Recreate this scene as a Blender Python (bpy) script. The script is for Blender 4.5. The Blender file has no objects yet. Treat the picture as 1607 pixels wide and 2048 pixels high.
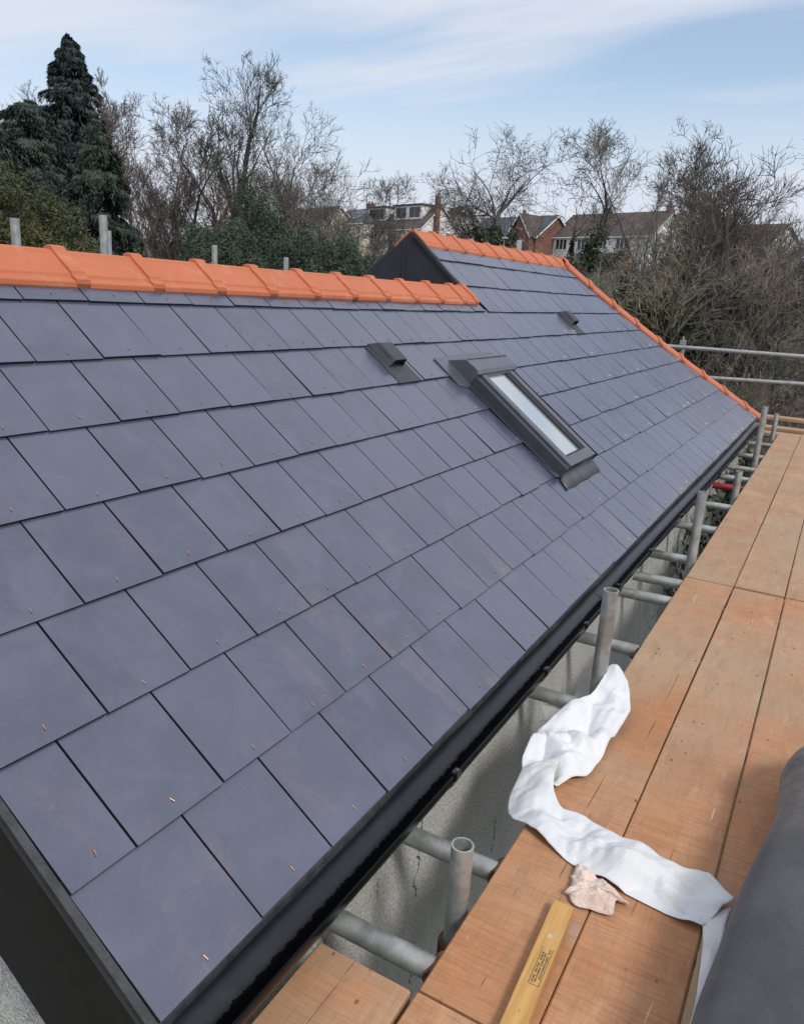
import bpy, bmesh, math, random
import numpy as np
from mathutils import Vector, Matrix
sc = bpy.context.scene
random.seed(7); np.random.seed(7)

# ------------------------------------------------------------------ camera
# world: X runs along the eaves away from the viewer, Y to the left, Z up; the lens is the origin
F = 1546.72; CX, CY = 803.5, 1024.0
R = np.array([[0.49202799, 0.21001929, -0.84486707], [-0.86849905, 0.18546336, -0.45968766], [0.06014861, 0.95994544, 0.27365472]])
cam = bpy.data.cameras.new("camera"); co = bpy.data.objects.new("camera", cam); sc.collection.objects.link(co)
co.matrix_world = Matrix([list(R[0]) + [0], list(R[1]) + [0], list(R[2]) + [0], [0, 0, 0, 1]])
cam.sensor_fit = 'HORIZONTAL'; cam.sensor_width = 36.0; cam.lens = 36.0 * F / 1607.0
cam.clip_start = 0.02; cam.clip_end = 3000
sc.camera = co
sc.render.resolution_x = 803; sc.render.resolution_y = 1024

# ------------------------------------------------------------------ light
SUN_DIR = Vector((-0.38, -0.78, 0.95)).normalized()      # towards the sun
w = bpy.data.worlds.new("World"); sc.world = w; w.use_nodes = True
nt = w.node_tree; nt.nodes.clear()
def N(t, **k):
    n = nt.nodes.new(t)
    for a, b in k.items(): setattr(n, a, b)
    return n
out = N('ShaderNodeOutputWorld'); bg = N('ShaderNodeBackground'); sky = N('ShaderNodeTexSky')
sky.sky_type = 'NISHITA'; sky.sun_disc = False
sky.sun_elevation = math.asin(SUN_DIR.z); sky.sun_rotation = math.atan2(SUN_DIR.x, SUN_DIR.y)
sky.air_density = 1.0; sky.dust_density = 1.5
tc = N('ShaderNodeTexCoord'); sep = N('ShaderNodeSeparateXYZ')
nt.links.new(tc.outputs['Generated'], sep.inputs[0])
mx = N('ShaderNodeMath', operation='MAXIMUM'); mx.inputs[1].default_value = 0.0
nt.links.new(sep.outputs['Z'], mx.inputs[0])
ad = N('ShaderNodeMath', operation='ADD'); ad.inputs[1].default_value = 0.10
nt.links.new(mx.outputs[0], ad.inputs[0])
dx = N('ShaderNodeMath', operation='DIVIDE'); dy = N('ShaderNodeMath', operation='DIVIDE')
nt.links.new(sep.outputs['X'], dx.inputs[0]); nt.links.new(ad.outputs[0], dx.inputs[1])
nt.links.new(sep.outputs['Y'], dy.inputs[0]); nt.links.new(ad.outputs[0], dy.inputs[1])
cmb = N('ShaderNodeCombineXYZ'); nt.links.new(dx.outputs[0], cmb.inputs[0]); nt.links.new(dy.outputs[0], cmb.inputs[1])
mp = N('ShaderNodeMapping'); mp.inputs['Rotation'].default_value = (0, 0, math.radians(28)); mp.inputs['Scale'].default_value = (0.9, 0.28, 1)
mp.inputs['Location'].default_value = (0.35, 0.9, 0)
nt.links.new(cmb.outputs[0], mp.inputs[0])
nz = N('ShaderNodeTexNoise'); nz.inputs['Scale'].default_value = 1.7; nz.inputs['Detail'].default_value = 7; nz.inputs['Roughness'].default_value = 0.52; nz.inputs['Distortion'].default_value = 0.4
nt.links.new(mp.outputs[0], nz.inputs['Vector'])
# wide soft patches of blue between thin veil cloud
nz2 = N('ShaderNodeTexNoise'); nz2.inputs['Scale'].default_value = 0.42; nz2.inputs['Detail'].default_value = 2
mp2 = N('ShaderNodeMapping'); mp2.inputs['Location'].default_value = (2.2, -1.35, 0.4)
nt.links.new(cmb.outputs[0], mp2.inputs[0]); nt.links.new(mp2.outputs[0], nz2.inputs['Vector'])
sm = N('ShaderNodeMath', operation='MULTIPLY_ADD'); sm.inputs[1].default_value = 1.35
nt.links.new(nz2.outputs['Fac'], sm.inputs[0]); nt.links.new(nz.outputs['Fac'], sm.inputs[2])
rp = N('ShaderNodeValToRGB'); rp.color_ramp.elements[0].position = 0.0; rp.color_ramp.elements[1].position = 1.0
mr = N('ShaderNodeMapRange'); mr.interpolation_type = 'SMOOTHSTEP'
mr.inputs['From Min'].default_value = 0.80; mr.inputs['From Max'].default_value = 1.12
mr.inputs['To Min'].default_value = 0.16; mr.inputs['To Max'].default_value = 0.97
# the veil thins out in a band at middling height ahead and to the right
bnd = N('ShaderNodeMapRange'); bnd.interpolation_type = 'SMOOTHSTEP'
bnd.inputs['From Min'].default_value = 0.46; bnd.inputs['From Max'].default_value = 0.24; bnd.inputs['To Min'].default_value = 0.0; bnd.inputs['To Max'].default_value = -0.31
nt.links.new(sep.outputs['Z'], bnd.inputs['Value'])
azm = N('ShaderNodeVectorMath', operation='DOT_PRODUCT'); azm.inputs[1].default_value = (0.94, 0.34, 0); nt.links.new(tc.outputs['Generated'], azm.inputs[0])
azr = N('ShaderNodeMapRange'); azr.interpolation_type = 'SMOOTHSTEP'; azr.inputs['From Min'].default_value = 0.72; azr.inputs['From Max'].default_value = 0.93
nt.links.new(azm.outputs['Value'], azr.inputs['Value'])
bm = N('ShaderNodeMath', operation='MULTIPLY'); nt.links.new(bnd.outputs[0], bm.inputs[0]); nt.links.new(azr.outputs[0], bm.inputs[1])
s2 = N('ShaderNodeMath', operation='ADD'); nt.links.new(sm.outputs[0], s2.inputs[0]); nt.links.new(bm.outputs[0], s2.inputs[1])
nt.links.new(s2.outputs[0], mr.inputs['Value'])
# pale band low at the horizon
lo = N('ShaderNodeMapRange'); lo.interpolation_type = 'SMOOTHSTEP'
lo.inputs['From Min'].default_value = 0.05; lo.inputs['From Max'].default_value = 0.31
lo.inputs['To Min'].default_value = 1.0; lo.inputs['To Max'].default_value = 0.0
nt.links.new(sep.outputs['Z'], lo.inputs['Value'])
mxx = N('ShaderNodeMath', operation='MAXIMUM'); nt.links.new(mr.outputs[0], mxx.inputs[0]); nt.links.new(lo.outputs[0], mxx.inputs[1])
mixc = N('ShaderNodeMix', data_type='RGBA')
nt.links.new(mxx.outputs[0], mixc.inputs['Factor'])
skm = N('ShaderNodeMix', data_type='RGBA', blend_type='MULTIPLY'); skm.inputs['Factor'].default_value = 1.0
nt.links.new(sky.outputs[0], skm.inputs['A']); skm.inputs['B'].default_value = (1.38, 1.38, 1.32, 1)
nt.links.new(skm.outputs['Result'], mixc.inputs['A'])
mixc.inputs['B'].default_value = (5.75, 6.1, 6.9, 1)
nt.links.new(mixc.outputs['Result'], bg.inputs['Color'])
bg.inputs['Strength'].default_value = 0.10
nt.links.new(bg.outputs[0], out.inputs['Surface'])
sl = bpy.data.lights.new("sun", 'SUN'); sl.energy = 1.8; sl.angle = math.radians(13); sl.color = (1.0, 0.95, 0.88)
so = bpy.data.objects.new("sun", sl); sc.collection.objects.link(so)
so.rotation_euler = SUN_DIR.to_track_quat('Z', 'Y').to_euler(); so.location = (0, -5, 20)
sc.view_settings.view_transform = 'Standard'; sc.view_settings.look = 'None'; sc.view_settings.exposure = 0.36; sc.view_settings.gamma = 1.0

# ------------------------------------------------------------------ helpers
def ray(px, py): return R @ np.array([px - CX, -(py - CY), -F])
def atZ(px, py, Z): d = ray(px, py); return d * (Z / d[2])
def atX(px, py, X): d = ray(px, py); return d * (X / d[0])
def atD(px, py, D):
    d = ray(px, py); return d * (D / math.hypot(d[0], d[1]))
def link(o): sc.collection.objects.link(o); return o
def tag(o, label=None, cat=None, group=None, kind=None):
    if label: o['label'] = label
    if cat: o['category'] = cat
    if group: o['group'] = group
    if kind: o['kind'] = kind
    return o
def empty(name, loc=(0, 0, 0)):
    o = bpy.data.objects.new(name, None); o.empty_display_size = 0.1; o.location = loc; return link(o)
class MB:
    """collects faces, builds one mesh object"""
    def __init__(s): s.v = []; s.f = []; s.m = []; s.r = []
    def add(s, vs, fs, m=0, rnd=None):
        b = len(s.v); s.v += [tuple(map(float, q)) for q in vs]
        rnd = random.random() if rnd is None else rnd
        for f in fs: s.f.append(tuple(b + i for i in f)); s.m.append(m); s.r.append(rnd)
    def box(s, c, size, ax=None, m=0, rnd=None):
        c = np.array(c, float); ax = np.eye(3) if ax is None else np.array(ax, float)
        h = np.array(size) / 2.0; vs = []
        for i in (-1, 1):
            for j in (-1, 1):
                for k in (-1, 1): vs.append(c + ax[0] * h[0] * i + ax[1] * h[1] * j + ax[2] * h[2] * k)
        s.add(vs, [(0, 1, 3, 2), (4, 6, 7, 5), (0, 4, 5, 1), (2, 3, 7, 6), (0, 2, 6, 4), (1, 5, 7, 3)], m, rnd)
    def tube(s, p0, p1, r0, r1=None, n=16, cap=True, m=0, wall=0.0):
        p0 = np.array(p0, float); p1 = np.array(p1, float); r1 = r0 if r1 is None else r1
        d = p1 - p0; d /= np.linalg.norm(d); a = np.cross(d, [0, 0, 1.0] if abs(d[2]) < .9 else [1.0, 0, 0]); a /= np.linalg.norm(a); b = np.cross(d, a)
        vs = []
        for (p, r) in ((p0, r0), (p1, r1)):
            for i in range(n):
                t = 2 * math.pi * i / n; vs.append(p + r * (math.cos(t) * a + math.sin(t) * b))
        fs = [(i, (i + 1) % n, n + (i + 1) % n, n + i) for i in range(n)]
        if wall:
            for (p, r, dd) in ((p0, r0 - wall, 1), (p1, r1 - wall, -1)):
                for q in (p, p + d * dd * 0.12):
                    for i in range(n):
                        t = 2 * math.pi * i / n; vs.append(q + r * (math.cos(t) * a + math.sin(t) * b))
            for i in range(n):
                j = (i + 1) % n
                fs += [(i, 2*n + i, 2*n + j, j), (2*n + i, 3*n + i, 3*n + j, 2*n + j), (n + i, n + j, 4*n + j, 4*n + i), (4*n + i, 4*n + j, 5*n + j, 5*n + i)]
            fs += [tuple(range(3*n, 4*n)), tuple(range(5*n, 6*n))[::-1]]
        elif cap: fs += [tuple(range(n))[::-1], tuple(range(n, 2*n))]
        s.add(vs, fs, m)
    def build(s, name, mats, parent=None, smooth=False, bevel=0, auto=None):
        me = bpy.data.meshes.new(name); me.from_pydata(s.v, [], s.f)
        mats = mats if isinstance(mats, (list, tuple)) else [mats]
        for q in mats: me.materials.append(q)
        me.polygons.foreach_set('material_index', s.m)
        at = me.attributes.new('rnd', 'FLOAT', 'FACE'); at.data.foreach_set('value', s.r)
        if smooth: me.polygons.foreach_set('use_smooth', [True] * len(s.f))
        me.update()
        if smooth and auto: me.set_sharp_from_angle(angle=math.radians(auto))
        o = link(bpy.data.objects.new(name, me))
        if parent: o.parent = parent
        if bevel:
            b = o.modifiers.new('bevel', 'BEVEL'); b.width = bevel; b.segments = 2; b.limit_method = 'ANGLE'; b.angle_limit = math.radians(40)
        return o
def place(o, root): # parent keeping the world position (root has location only)
    o.parent = root; o.location = Vector(o.location) - root.location; return o

# ------------------------------------------------------------------ materials
class NT:
    def __init__(s, name):
        s.mat = bpy.data.materials.new(name); s.mat.use_nodes = True; s.t = s.mat.node_tree; s.t.nodes.clear()
        s.o = s.t.nodes.new('ShaderNodeOutputMaterial'); s.p = s.t.nodes.new('ShaderNodeBsdfPrincipled')
        s.t.links.new(s.p.outputs[0], s.o.inputs[0]); s.c = None
    def n(s, t, **k):
        q = s.t.nodes.new(t)
        for a, b in k.items(): setattr(q, a, b)
        return q
    def l(s, a, b): s.t.links.new(a, b)
    def coord(s, kind='Object', scale=(1, 1, 1), rot=(0, 0, 0), loc=(0, 0, 0)):
        c = s.n('ShaderNodeTexCoord'); m = s.n('ShaderNodeMapping'); m.inputs['Scale'].default_value = scale; m.inputs['Rotation'].default_value = rot; m.inputs['Location'].default_value = loc
        s.l(c.outputs[kind], m.inputs[0]); return m.outputs[0]
    def noise(s, vec, scale, detail=4, rough=.5, dist=0):
        q = s.n('ShaderNodeTexNoise'); q.inputs['Scale'].default_value = scale; q.inputs['Detail'].default_value = detail; q.inputs['Roughness'].default_value = rough; q.inputs['Distortion'].default_value = dist
        if vec is not None: s.l(vec, q.inputs['Vector'])
        return q.outputs['Fac']
    def rng(s, x, a, b, c=0., d=1., smooth=True):
        q = s.n('ShaderNodeMapRange'); q.interpolation_type = 'SMOOTHSTEP' if smooth else 'LINEAR'
        for nm, v in (('From Min', a), ('From Max', b), ('To Min', c), ('To Max', d)): q.inputs[nm].default_value = v
        s.l(x, q.inputs['Value']); return q.outputs[0]
    def math(s, op, a, b=None):
        q = s.n('ShaderNodeMath', operation=op)
        for i, x in enumerate((a, b)):
            if x is None: continue
            if isinstance(x, (int, float)): q.inputs[i].default_value = x
            else: s.l(x, q.inputs[i])
        return q.outputs[0]
    def mix(s, f, a, b, mode='MIX'):
        q = s.n('ShaderNodeMix', data_type='RGBA', blend_type=mode)
        for nm, x in (('Factor', f), ('A', a), ('B', b)):
            i = [z for z in q.inputs if z.name == nm and (z.type == 'VALUE' if nm == 'Factor' else z.type == 'RGBA')][0]
            if isinstance(x, (int, float)): i.default_value = x
            elif isinstance(x, (tuple, list)): i.default_value = (*x, 1) if len(x) == 3 else x
            else: s.l(x, i)
        return [z for z in q.outputs if z.type == 'RGBA'][0]
    def rnd(s):
        a = s.n('ShaderNodeAttribute'); a.attribute_name = 'rnd'; return a.outputs['Fac']
    def base(s, x):
        if isinstance(x, (tuple, list)): s.p.inputs['Base Color'].default_value = (*x, 1)
        else: s.l(x, s.p.inputs['Base Color'])
    def rough(s, x):
        if isinstance(x, (int, float)): s.p.inputs['Roughness'].default_value = x
        else: s.l(x, s.p.inputs['Roughness'])
    def bump(s, h, strength=.3, dist=.01):
        b = s.n('ShaderNodeBump'); b.inputs['Strength'].default_value = strength; b.inputs['Distance'].default_value = dist
        s.l(h, b.inputs['Height']); s.l(b.outputs[0], s.p.inputs['Normal'])
    def set(s, **k):
        for a, b in k.items(): s.p.inputs[a.replace('_', ' ')].default_value = b

def m_simple(name, col, rough=.6, var=.15, nscale=8, metal=0, bump=0, coat=0, rndvar=0.0):
    q = NT(name); v = q.coord()
    a = q.noise(v, nscale, 6, .6)
    c = q.mix(q.rng(a, .3, .7), tuple(x * (1 - var) for x in col), tuple(min(1, x * (1 + var)) for x in col))
    if rndvar:
        c = q.mix(1.0, c, q.mix(q.rnd(), (1 - rndvar,) * 3, (1 + rndvar,) * 3), 'MULTIPLY')
    q.base(c); q.rough(rough); q.set(Metallic=metal)
    if coat: q.p.inputs['Coat Weight'].default_value = coat
    if bump: q.bump(q.noise(v, nscale * 6, 4, .6), bump, .004)
    return q.mat

def mat_slate():
    q = NT('fibre_cement_slate'); v = q.coord()
    big = q.noise(v, 1.3, 5, .6); cloud = q.noise(v, 7, 5, .6, .6); fine = q.noise(v, 240, 3, .6)
    c = q.mix(q.rnd(), (.040, .046, .082), (.062, .069, .116))
    c = q.mix(q.rng(cloud, .35, .75), c, (.072, .081, .130))
    c = q.mix(q.rng(fine, .35, .7, 0, .16), c, (.13, .14, .175))
    # clay-coloured dust rubbed on to the lower courses
    sx = q.n('ShaderNodeSeparateXYZ'); q.l(q.coord(), sx.inputs[0])
    low = q.rng(sx.outputs['Z'], -1.2, -.45, 1, .12)
    vs = q.coord(rot=(0, 0, .6), scale=(2.0, .8, 1))
    st = q.math('MULTIPLY', q.rng(q.noise(vs, 3.2, 6, .62, .5), .54, .72), low)
    st = q.math('MULTIPLY', st, q.rng(q.noise(v, 60, 3, .7), .3, .75, .2, 1))
    c = q.mix(q.math('MULTIPLY', st, .55), c, (.22, .13, .095))
    wp = q.noise(q.coord(rot=(0, 0, .35), scale=(1.2, 3.5, 1)), 2.4, 6, .7, .8); c = q.mix(q.rng(wp, .62, .82, 0, .16), c, (.16, .17, .19))
    # hairline scratches
    sc_ = q.noise(q.coord(rot=(0, 0, 1.1), scale=(5, 70, 5)), 3, 3, .5, 1.5)
    c = q.mix(q.rng(sc_, .70, .76, 0, .25), c, (.2, .2, .23))
    # a few small damp spots
    vo = q.n('ShaderNodeTexVoronoi'); vo.inputs['Scale'].default_value = 26; q.l(v, vo.inputs['Vector'])
    sp = q.math('MULTIPLY', q.rng(vo.outputs['Distance'], .05, .09, 1, 0), q.rng(q.noise(v, 2.2, 2), .56, .62))
    c = q.mix(q.math('MULTIPLY', sp, .5), c, (.02, .022, .03))
    q.base(c); q.rough(q.rng(cloud, .3, .7, .22, .31)); q.p.inputs['IOR'].default_value = 1.85; q.p.inputs['Specular IOR Level'].default_value = .62
    q.bump(q.math('ADD', q.math('MULTIPLY', fine, .12), q.math('MULTIPLY', cloud, .8)), .14, .004)
    return q.mat
def mat_edge():
    q = NT('slate_edge'); q.base((.012, .012, .016)); q.rough(.8); return q.mat
def mat_tile():
    q = NT('orange_clay_tile'); v = q.coord()
    c = q.mix(q.noise(v, 3, 4), (.45, .130, .058), (.53, .165, .078))
    c = q.mix(q.rng(q.noise(v, 160, 3, .7), .45, .8, 0, .35), c, (.42, .12, .05))
    c = q.mix(q.math('MULTIPLY', q.rnd(), .35), c, (.47, .13, .055))
    c = q.mix(q.rng(q.noise(v, 9, 5, .7), .5, .75, 0, .30), c, (.62, .34, .22)); c = q.mix(q.rng(q.noise(v, 26, 6, .75), .60, .72, 0, .35), c, (.30, .10, .05))
    q.base(c); q.rough(.72); q.bump(q.noise(v, 160, 4, .7), .35, .003); return q.mat
def mat_board(seed=0, orange=.5):
    q = NT('scaffold_board_wood'); 
    o = (seed * 3.1, seed * 1.7, 0)
    v = q.coord(loc=o)
    along = q.noise(q.coord(scale=(1.0, 34, 34), loc=o), 2.6, 8, .7, .3)      # long grain
    saw = q.noise(q.coord(scale=(60, 4.5, 30), loc=o), 2.0, 4, .6, .8)        # fine marks across the board
    big = q.noise(v, 2.3, 5, .6)
    a = tuple(x for x in ((.37, .205, .105) if orange < .5 else (.42, .18, .075)))
    b = tuple(x for x in ((.47, .30, .185) if orange < .5 else (.52, .27, .140)))
    c = q.mix(q.rng(big, .3, .7), a, b)
    c = q.mix(q.rng(saw, .35, .7, 0, .55), c, tuple(x * .72 for x in a))
    c = q.mix(q.rng(along, .55, .75, 0, .40), c, (.25, .15, .09))
    grey = q.noise(v, 1.1, 4, .6); c = q.mix(q.rng(grey, .40, .66, 0, .7), c, (.36, .265, .175))
    dk = q.noise(q.coord(scale=(2.2, 9, 1), loc=o), 2.2, 7, .75, .3); c = q.mix(q.rng(dk, .48, .72, 0, .50), c, (.24, .14, .085)); gr = q.noise(q.coord(scale=(3, 90, 1), loc=o), 3, 4, .7, .2); c = q.mix(q.rng(gr, .50, .75, 0, .60), c, (.22, .125, .075)); c = q.mix(q.rng(q.noise(v, 3.1, 6, .75, .4), .60, .72, 0, .45), c, (.34, .31, .27)); lt = q.noise(q.coord(scale=(1, 2, 1), loc=(o[0] + 9, o[1], 0)), 6, 6, .7, .4); c = q.mix(q.rng(lt, .55, .75, 0, .4), c, (.56, .40, .26)); red = q.noise(v, 3.7, 5, .7, .5); c = q.mix(q.rng(red, .58, .76, 0, .55), c, (.55, .19, .085))
    crack = q.noise(q.coord(scale=(1.3, 38, 10), loc=o), 1.7, 3, .5, .3); c = q.mix(q.rng(crack, .70, .72, 0, .55), c, (.06, .035, .02))
    crs = q.noise(q.coord(scale=(26, 2.6, 10), loc=o), 1.2, 3, .5, .6); c = q.mix(q.rng(crs, .71, .76, 0, .35), c, (.10, .055, .03))
    vo = q.n('ShaderNodeTexVoronoi'); vo.inputs['Scale'].default_value = 13; q.l(q.coord(scale=(1, 1.7, 1), loc=o), vo.inputs['Vector'])
    sp = q.math('MULTIPLY', q.rng(vo.outputs['Distance'], .06, .13, 1, 0), q.rng(q.noise(v, 5, 2), .5, .56))
    c = q.mix(q.math('MULTIPLY', sp, .75), c, (.07, .04, .025))
    sc_ = q.noise(q.coord(scale=(3.0, 55, 10), loc=(o[0] + 5, o[1], 0)), 1.6, 2, .5, .8); c = q.mix(q.rng(sc_, .73, .75, 0, .6), c, (.68, .53, .38))
    q.base(c); q.rough(.78); q.bump(q.math('ADD', q.math('ADD', saw, q.math('MULTIPLY', along, .6)), q.math('MULTIPLY', q.rng(crack, .70, .72), -1.0)), .35, .003)
    return q.mat
def mat_galv():
    q = NT('galvanised_steel'); v = q.coord()
    a = q.noise(v, 22, 5, .65); b = q.noise(v, 5, 5, .6)
    c = q.mix(q.rng(a, .3, .75), (.31, .33, .32), (.47, .49, .475))
    c = q.mix(q.rng(b, .54, .72, 0, .65), c, (.26, .19, .14))
    c = q.mix(q.rng(q.noise(v, 60, 4, .7), .62, .8, 0, .6), c, (.16, .15, .13))
    q.base(c); q.set(Metallic=.55); q.rough(q.rng(a, .3, .7, .36, .60)); q.bump(a, .15, .002); return q.mat
def mat_render():
    q = NT('pebbledash_render'); v = q.coord()
    sx = q.n('ShaderNodeSeparateXYZ'); q.l(v, sx.inputs[0])
    peb = q.noise(v, 105, 3, .8); pe2 = q.noise(v, 48, 4, .8)
    c = q.mix(q.rng(peb, .35, .62), (.52, .52, .49), (.92, .91, .88))
    big = q.noise(v, 2.6, 6, .65, .4)
    c = q.mix(q.rng(big, .42, .72, 0, .45), c, (.44, .44, .35))
    stain = q.noise(q.coord(scale=(9, 9, 1.6)), 1.0, 5, .6); c = q.mix(q.rng(stain, .58, .8, 0, .25), c, (.16, .16, .13))
    # black algae speckle, heavier further along
    far = q.rng(sx.outputs['X'], 3.6, 6.5, 0, 1)
    mott = q.math('MULTIPLY', q.rng(q.noise(v, 24, 6, .75), .50, .58), far); c = q.mix(q.math('MULTIPLY', mott, .85), c, (.035, .035, .028))
    # cracks running down
    wob = q.math('MULTIPLY', q.math('SUBTRACT', q.noise(q.coord(scale=(.25, .25, 1)), 6, 5, .7), .5), .16); cw = None
    for i, xc in enumerate((.98, 1.22, 1.47, 1.70, 2.02, 2.33, 3.05)):
        dd = q.math('ABSOLUTE', q.math('SUBTRACT', q.math('ADD', sx.outputs['X'], wob), xc)); k_ = q.rng(dd, .0015, .0045, 1, 0)
        k_ = q.math('MULTIPLY', k_, q.rng(q.noise(q.coord(loc=(0, 0, i * 3.7), scale=(.1, .1, 1)), 2.6, 2), .44, .50)); cw = k_ if cw is None else q.math('MAXIMUM', cw, k_)
    c = q.mix(q.math('MULTIPLY', cw, .9), c, (.03, .028, .025))
    q.base(c); q.rough(.92); q.bump(q.math('SUBTRACT', q.math('ADD', peb, q.math('MULTIPLY', pe2, .6)), cw), 1.0, .02); return q.mat
def mat_gutter():
    q = NT('black_plastic_gutter'); v = q.coord()
    g = q.n('ShaderNodeNewGeometry'); sx = q.n('ShaderNodeSeparateXYZ'); q.l(v, sx.inputs[0])
    dirt = q.noise(v, 14, 6, .7)
    c = q.mix(q.rng(dirt, .45, .8, 0, .5), (.009, .010, .016), (.030, .031, .036))
    # near-black band along the bottom of the channel, with a ragged upper edge
    edge = q.math('ADD', sx.outputs['Y'], q.math('MULTIPLY', q.math('SUBTRACT', q.noise(v, 42, 5, .7), .5), .035))
    dark_band = q.rng(edge, .7355, .7375, 1, 0)
    c = q.mix(dark_band, c, (.003, .003, .004)); q.base(c)
    q.rough(q.rng(dark_band, 0, 1, .30, .22)); q.l(q.rng(dark_band, 0, 1, .5, .12), q.p.inputs['Specular IOR Level']); q.bump(dirt, .1, .002)
    return q.mat

M = dict(slate=mat_slate(), edge=mat_edge(), tile=mat_tile(), galv=mat_galv(), wall=mat_render(), gutter=mat_gutter(),
    board=[mat_board(i, .3 if i % 2 else .7) for i in range(6)],
    black=m_simple('black_cladding', (.012, .012, .012), .6, .3, 5, bump=.1),
    navy=m_simple('dark_cladding', (.020, .022, .030), .8, .25, 3, bump=.15),
    felt=m_simple('eaves_felt', (.034, .037, .042), .5, .35, 30, bump=.3),
    plastic=m_simple('black_plastic', (.02, .021, .024), .38, .2, 12),
    vent=m_simple('vent_plastic', (.045, .050, .060), .65, .15, 60, bump=.3),
    alu=m_simple('grey_window_metal', (.042, .048, .060), .40, .1, 10, metal=.3),
    alulight=m_simple('pale_window_metal', (.11, .12, .142), .33, .1, 10, metal=.4),
    dark=m_simple('rubber_seal', (.01, .01, .012), .6, .1, 10),
    copper=m_simple('copper_pin', (.50, .29, .20), .4, .3, 40, metal=.7),
    red=m_simple('red_painted_tube', (.30, .02, .025), .5, .3, 10),
    rust=m_simple('rusty_steel', (.16, .085, .05), .8, .5, 40, metal=.3, bump=.4),
    bark=m_simple('bare_bark', (.115, .10, .088), .9, .35, 6, rndvar=.35),
    barkdark=m_simple('dark_bark', (.078, .070, .064), .9, .3, 6, rndvar=.3),
    barkred=m_simple('reddish_twigs', (.15, .105, .095), .9, .3, 6, rndvar=.35),
    barkpale=m_simple('pale_bark', (.23, .21, .18), .9, .3, 6, rndvar=.35),
    brush=m_simple('dry_stems', (.20, .178, .132), .95, .4, 3, rndvar=.5),
    hroof=m_simple('brown_roof_tiles', (.085, .066, .058), .85, .25, 1.2),
    hslate=m_simple('grey_roof_slates', (.065, .068, .080), .7, .25, 1.2),
    hwhite=m_simple('white_painted_render', (.76, .75, .71), .9, .08, .6),
    hcream=m_simple('cream_render', (.58, .54, .43), .9, .10, .6),
    hbrick=m_simple('red_brick', (.19, .090, .068), .9, .25, 4),
    hframe=m_simple('white_window_frame', (.78, .79, .80), .5, .05, 4),
    hglass=m_simple('dark_window_glass', (.03, .035, .045), .12, .2, 1),
    panel=m_simple('solar_panel', (.02, .025, .05), .25, .2, 3))
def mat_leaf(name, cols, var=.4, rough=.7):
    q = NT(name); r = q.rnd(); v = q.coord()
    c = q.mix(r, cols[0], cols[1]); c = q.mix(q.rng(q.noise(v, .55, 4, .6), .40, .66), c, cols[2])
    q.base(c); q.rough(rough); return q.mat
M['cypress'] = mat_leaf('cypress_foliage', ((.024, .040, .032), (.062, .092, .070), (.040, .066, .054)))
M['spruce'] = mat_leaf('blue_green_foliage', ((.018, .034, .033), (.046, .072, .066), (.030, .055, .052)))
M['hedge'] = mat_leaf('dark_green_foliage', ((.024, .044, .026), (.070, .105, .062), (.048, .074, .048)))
M['olive'] = mat_leaf('olive_foliage', ((.045, .052, .018), (.105, .100, .035), (.055, .072, .028)))
M['lime'] = mat_leaf('yellow_green_foliage', ((.08, .10, .02), (.19, .23, .05), (.10, .14, .03)))
M['ivy'] = mat_leaf('ivy_leaves', ((.016, .028, .012), (.050, .075, .028), (.028, .048, .020)), rough=.45)
M['litter'] = mat_leaf('brown_undergrowth', ((.085, .066, .042), (.20, .155, .10), (.085, .095, .045)))
def mat_ground():
    q = NT('hillside_ground'); v = q.coord(); a = q.noise(v, .35, 8, .65); b = q.noise(v, 5, 6, .7)
    c = q.mix(q.rng(a, .35, .65), (.055, .048, .030), (.050, .068, .028)); c = q.mix(q.rng(b, .4, .7, 0, .6), c, (.10, .078, .05))
    q.base(c); q.rough(.95); q.bump(b, .8, .15); return q.mat
M['ground'] = mat_ground()

# ------------------------------------------------------------------ ground
GZ = -4.6
FW = np.array([0.878, 0.478]); RT = np.array([0.478, -0.878])
def terr(x, y):
    d = x * FW[0] + y * FW[1]; l = x * RT[0] + y * RT[1]
    t = min(1, max(0, (d - 24) / 50.0)); t = t * t * (3 - 2 * t)
    return GZ + 7.4 * t + 0.35 * math.sin(x * .21) * math.cos(y * .17) * min(1, max(0, (d - 14) / 10)) + max(0, d - 100) * .012
mb = MB(); xs = [-600, -200, -80, -40] + list(range(-30, 121, 3)) + [140, 180, 260, 400, 800, 1500]; ys = xs
n_ = len(xs); vs = [(x, y, terr(x, y) if x*x + y*y < 9e4 else 2.8 + .0 * x) for x in xs for y in [-v for v in ys[::-1]][:0] or ys]
ys2 = [-1500, -800, -400, -200] + list(range(-110, 121, 3)) + [140, 200, 400, 900, 1500]
vs = [(x, y, terr(x, y)) for x in xs for y in ys2]; m_ = len(ys2)
mb.add(vs, [(i*m_ + j, (i+1)*m_ + j, (i+1)*m_ + j + 1, i*m_ + j + 1) for i in range(n_ - 1) for j in range(m_ - 1)])
g = mb.build('ground', M['ground'], smooth=True); tag(g, kind='structure')

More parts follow.
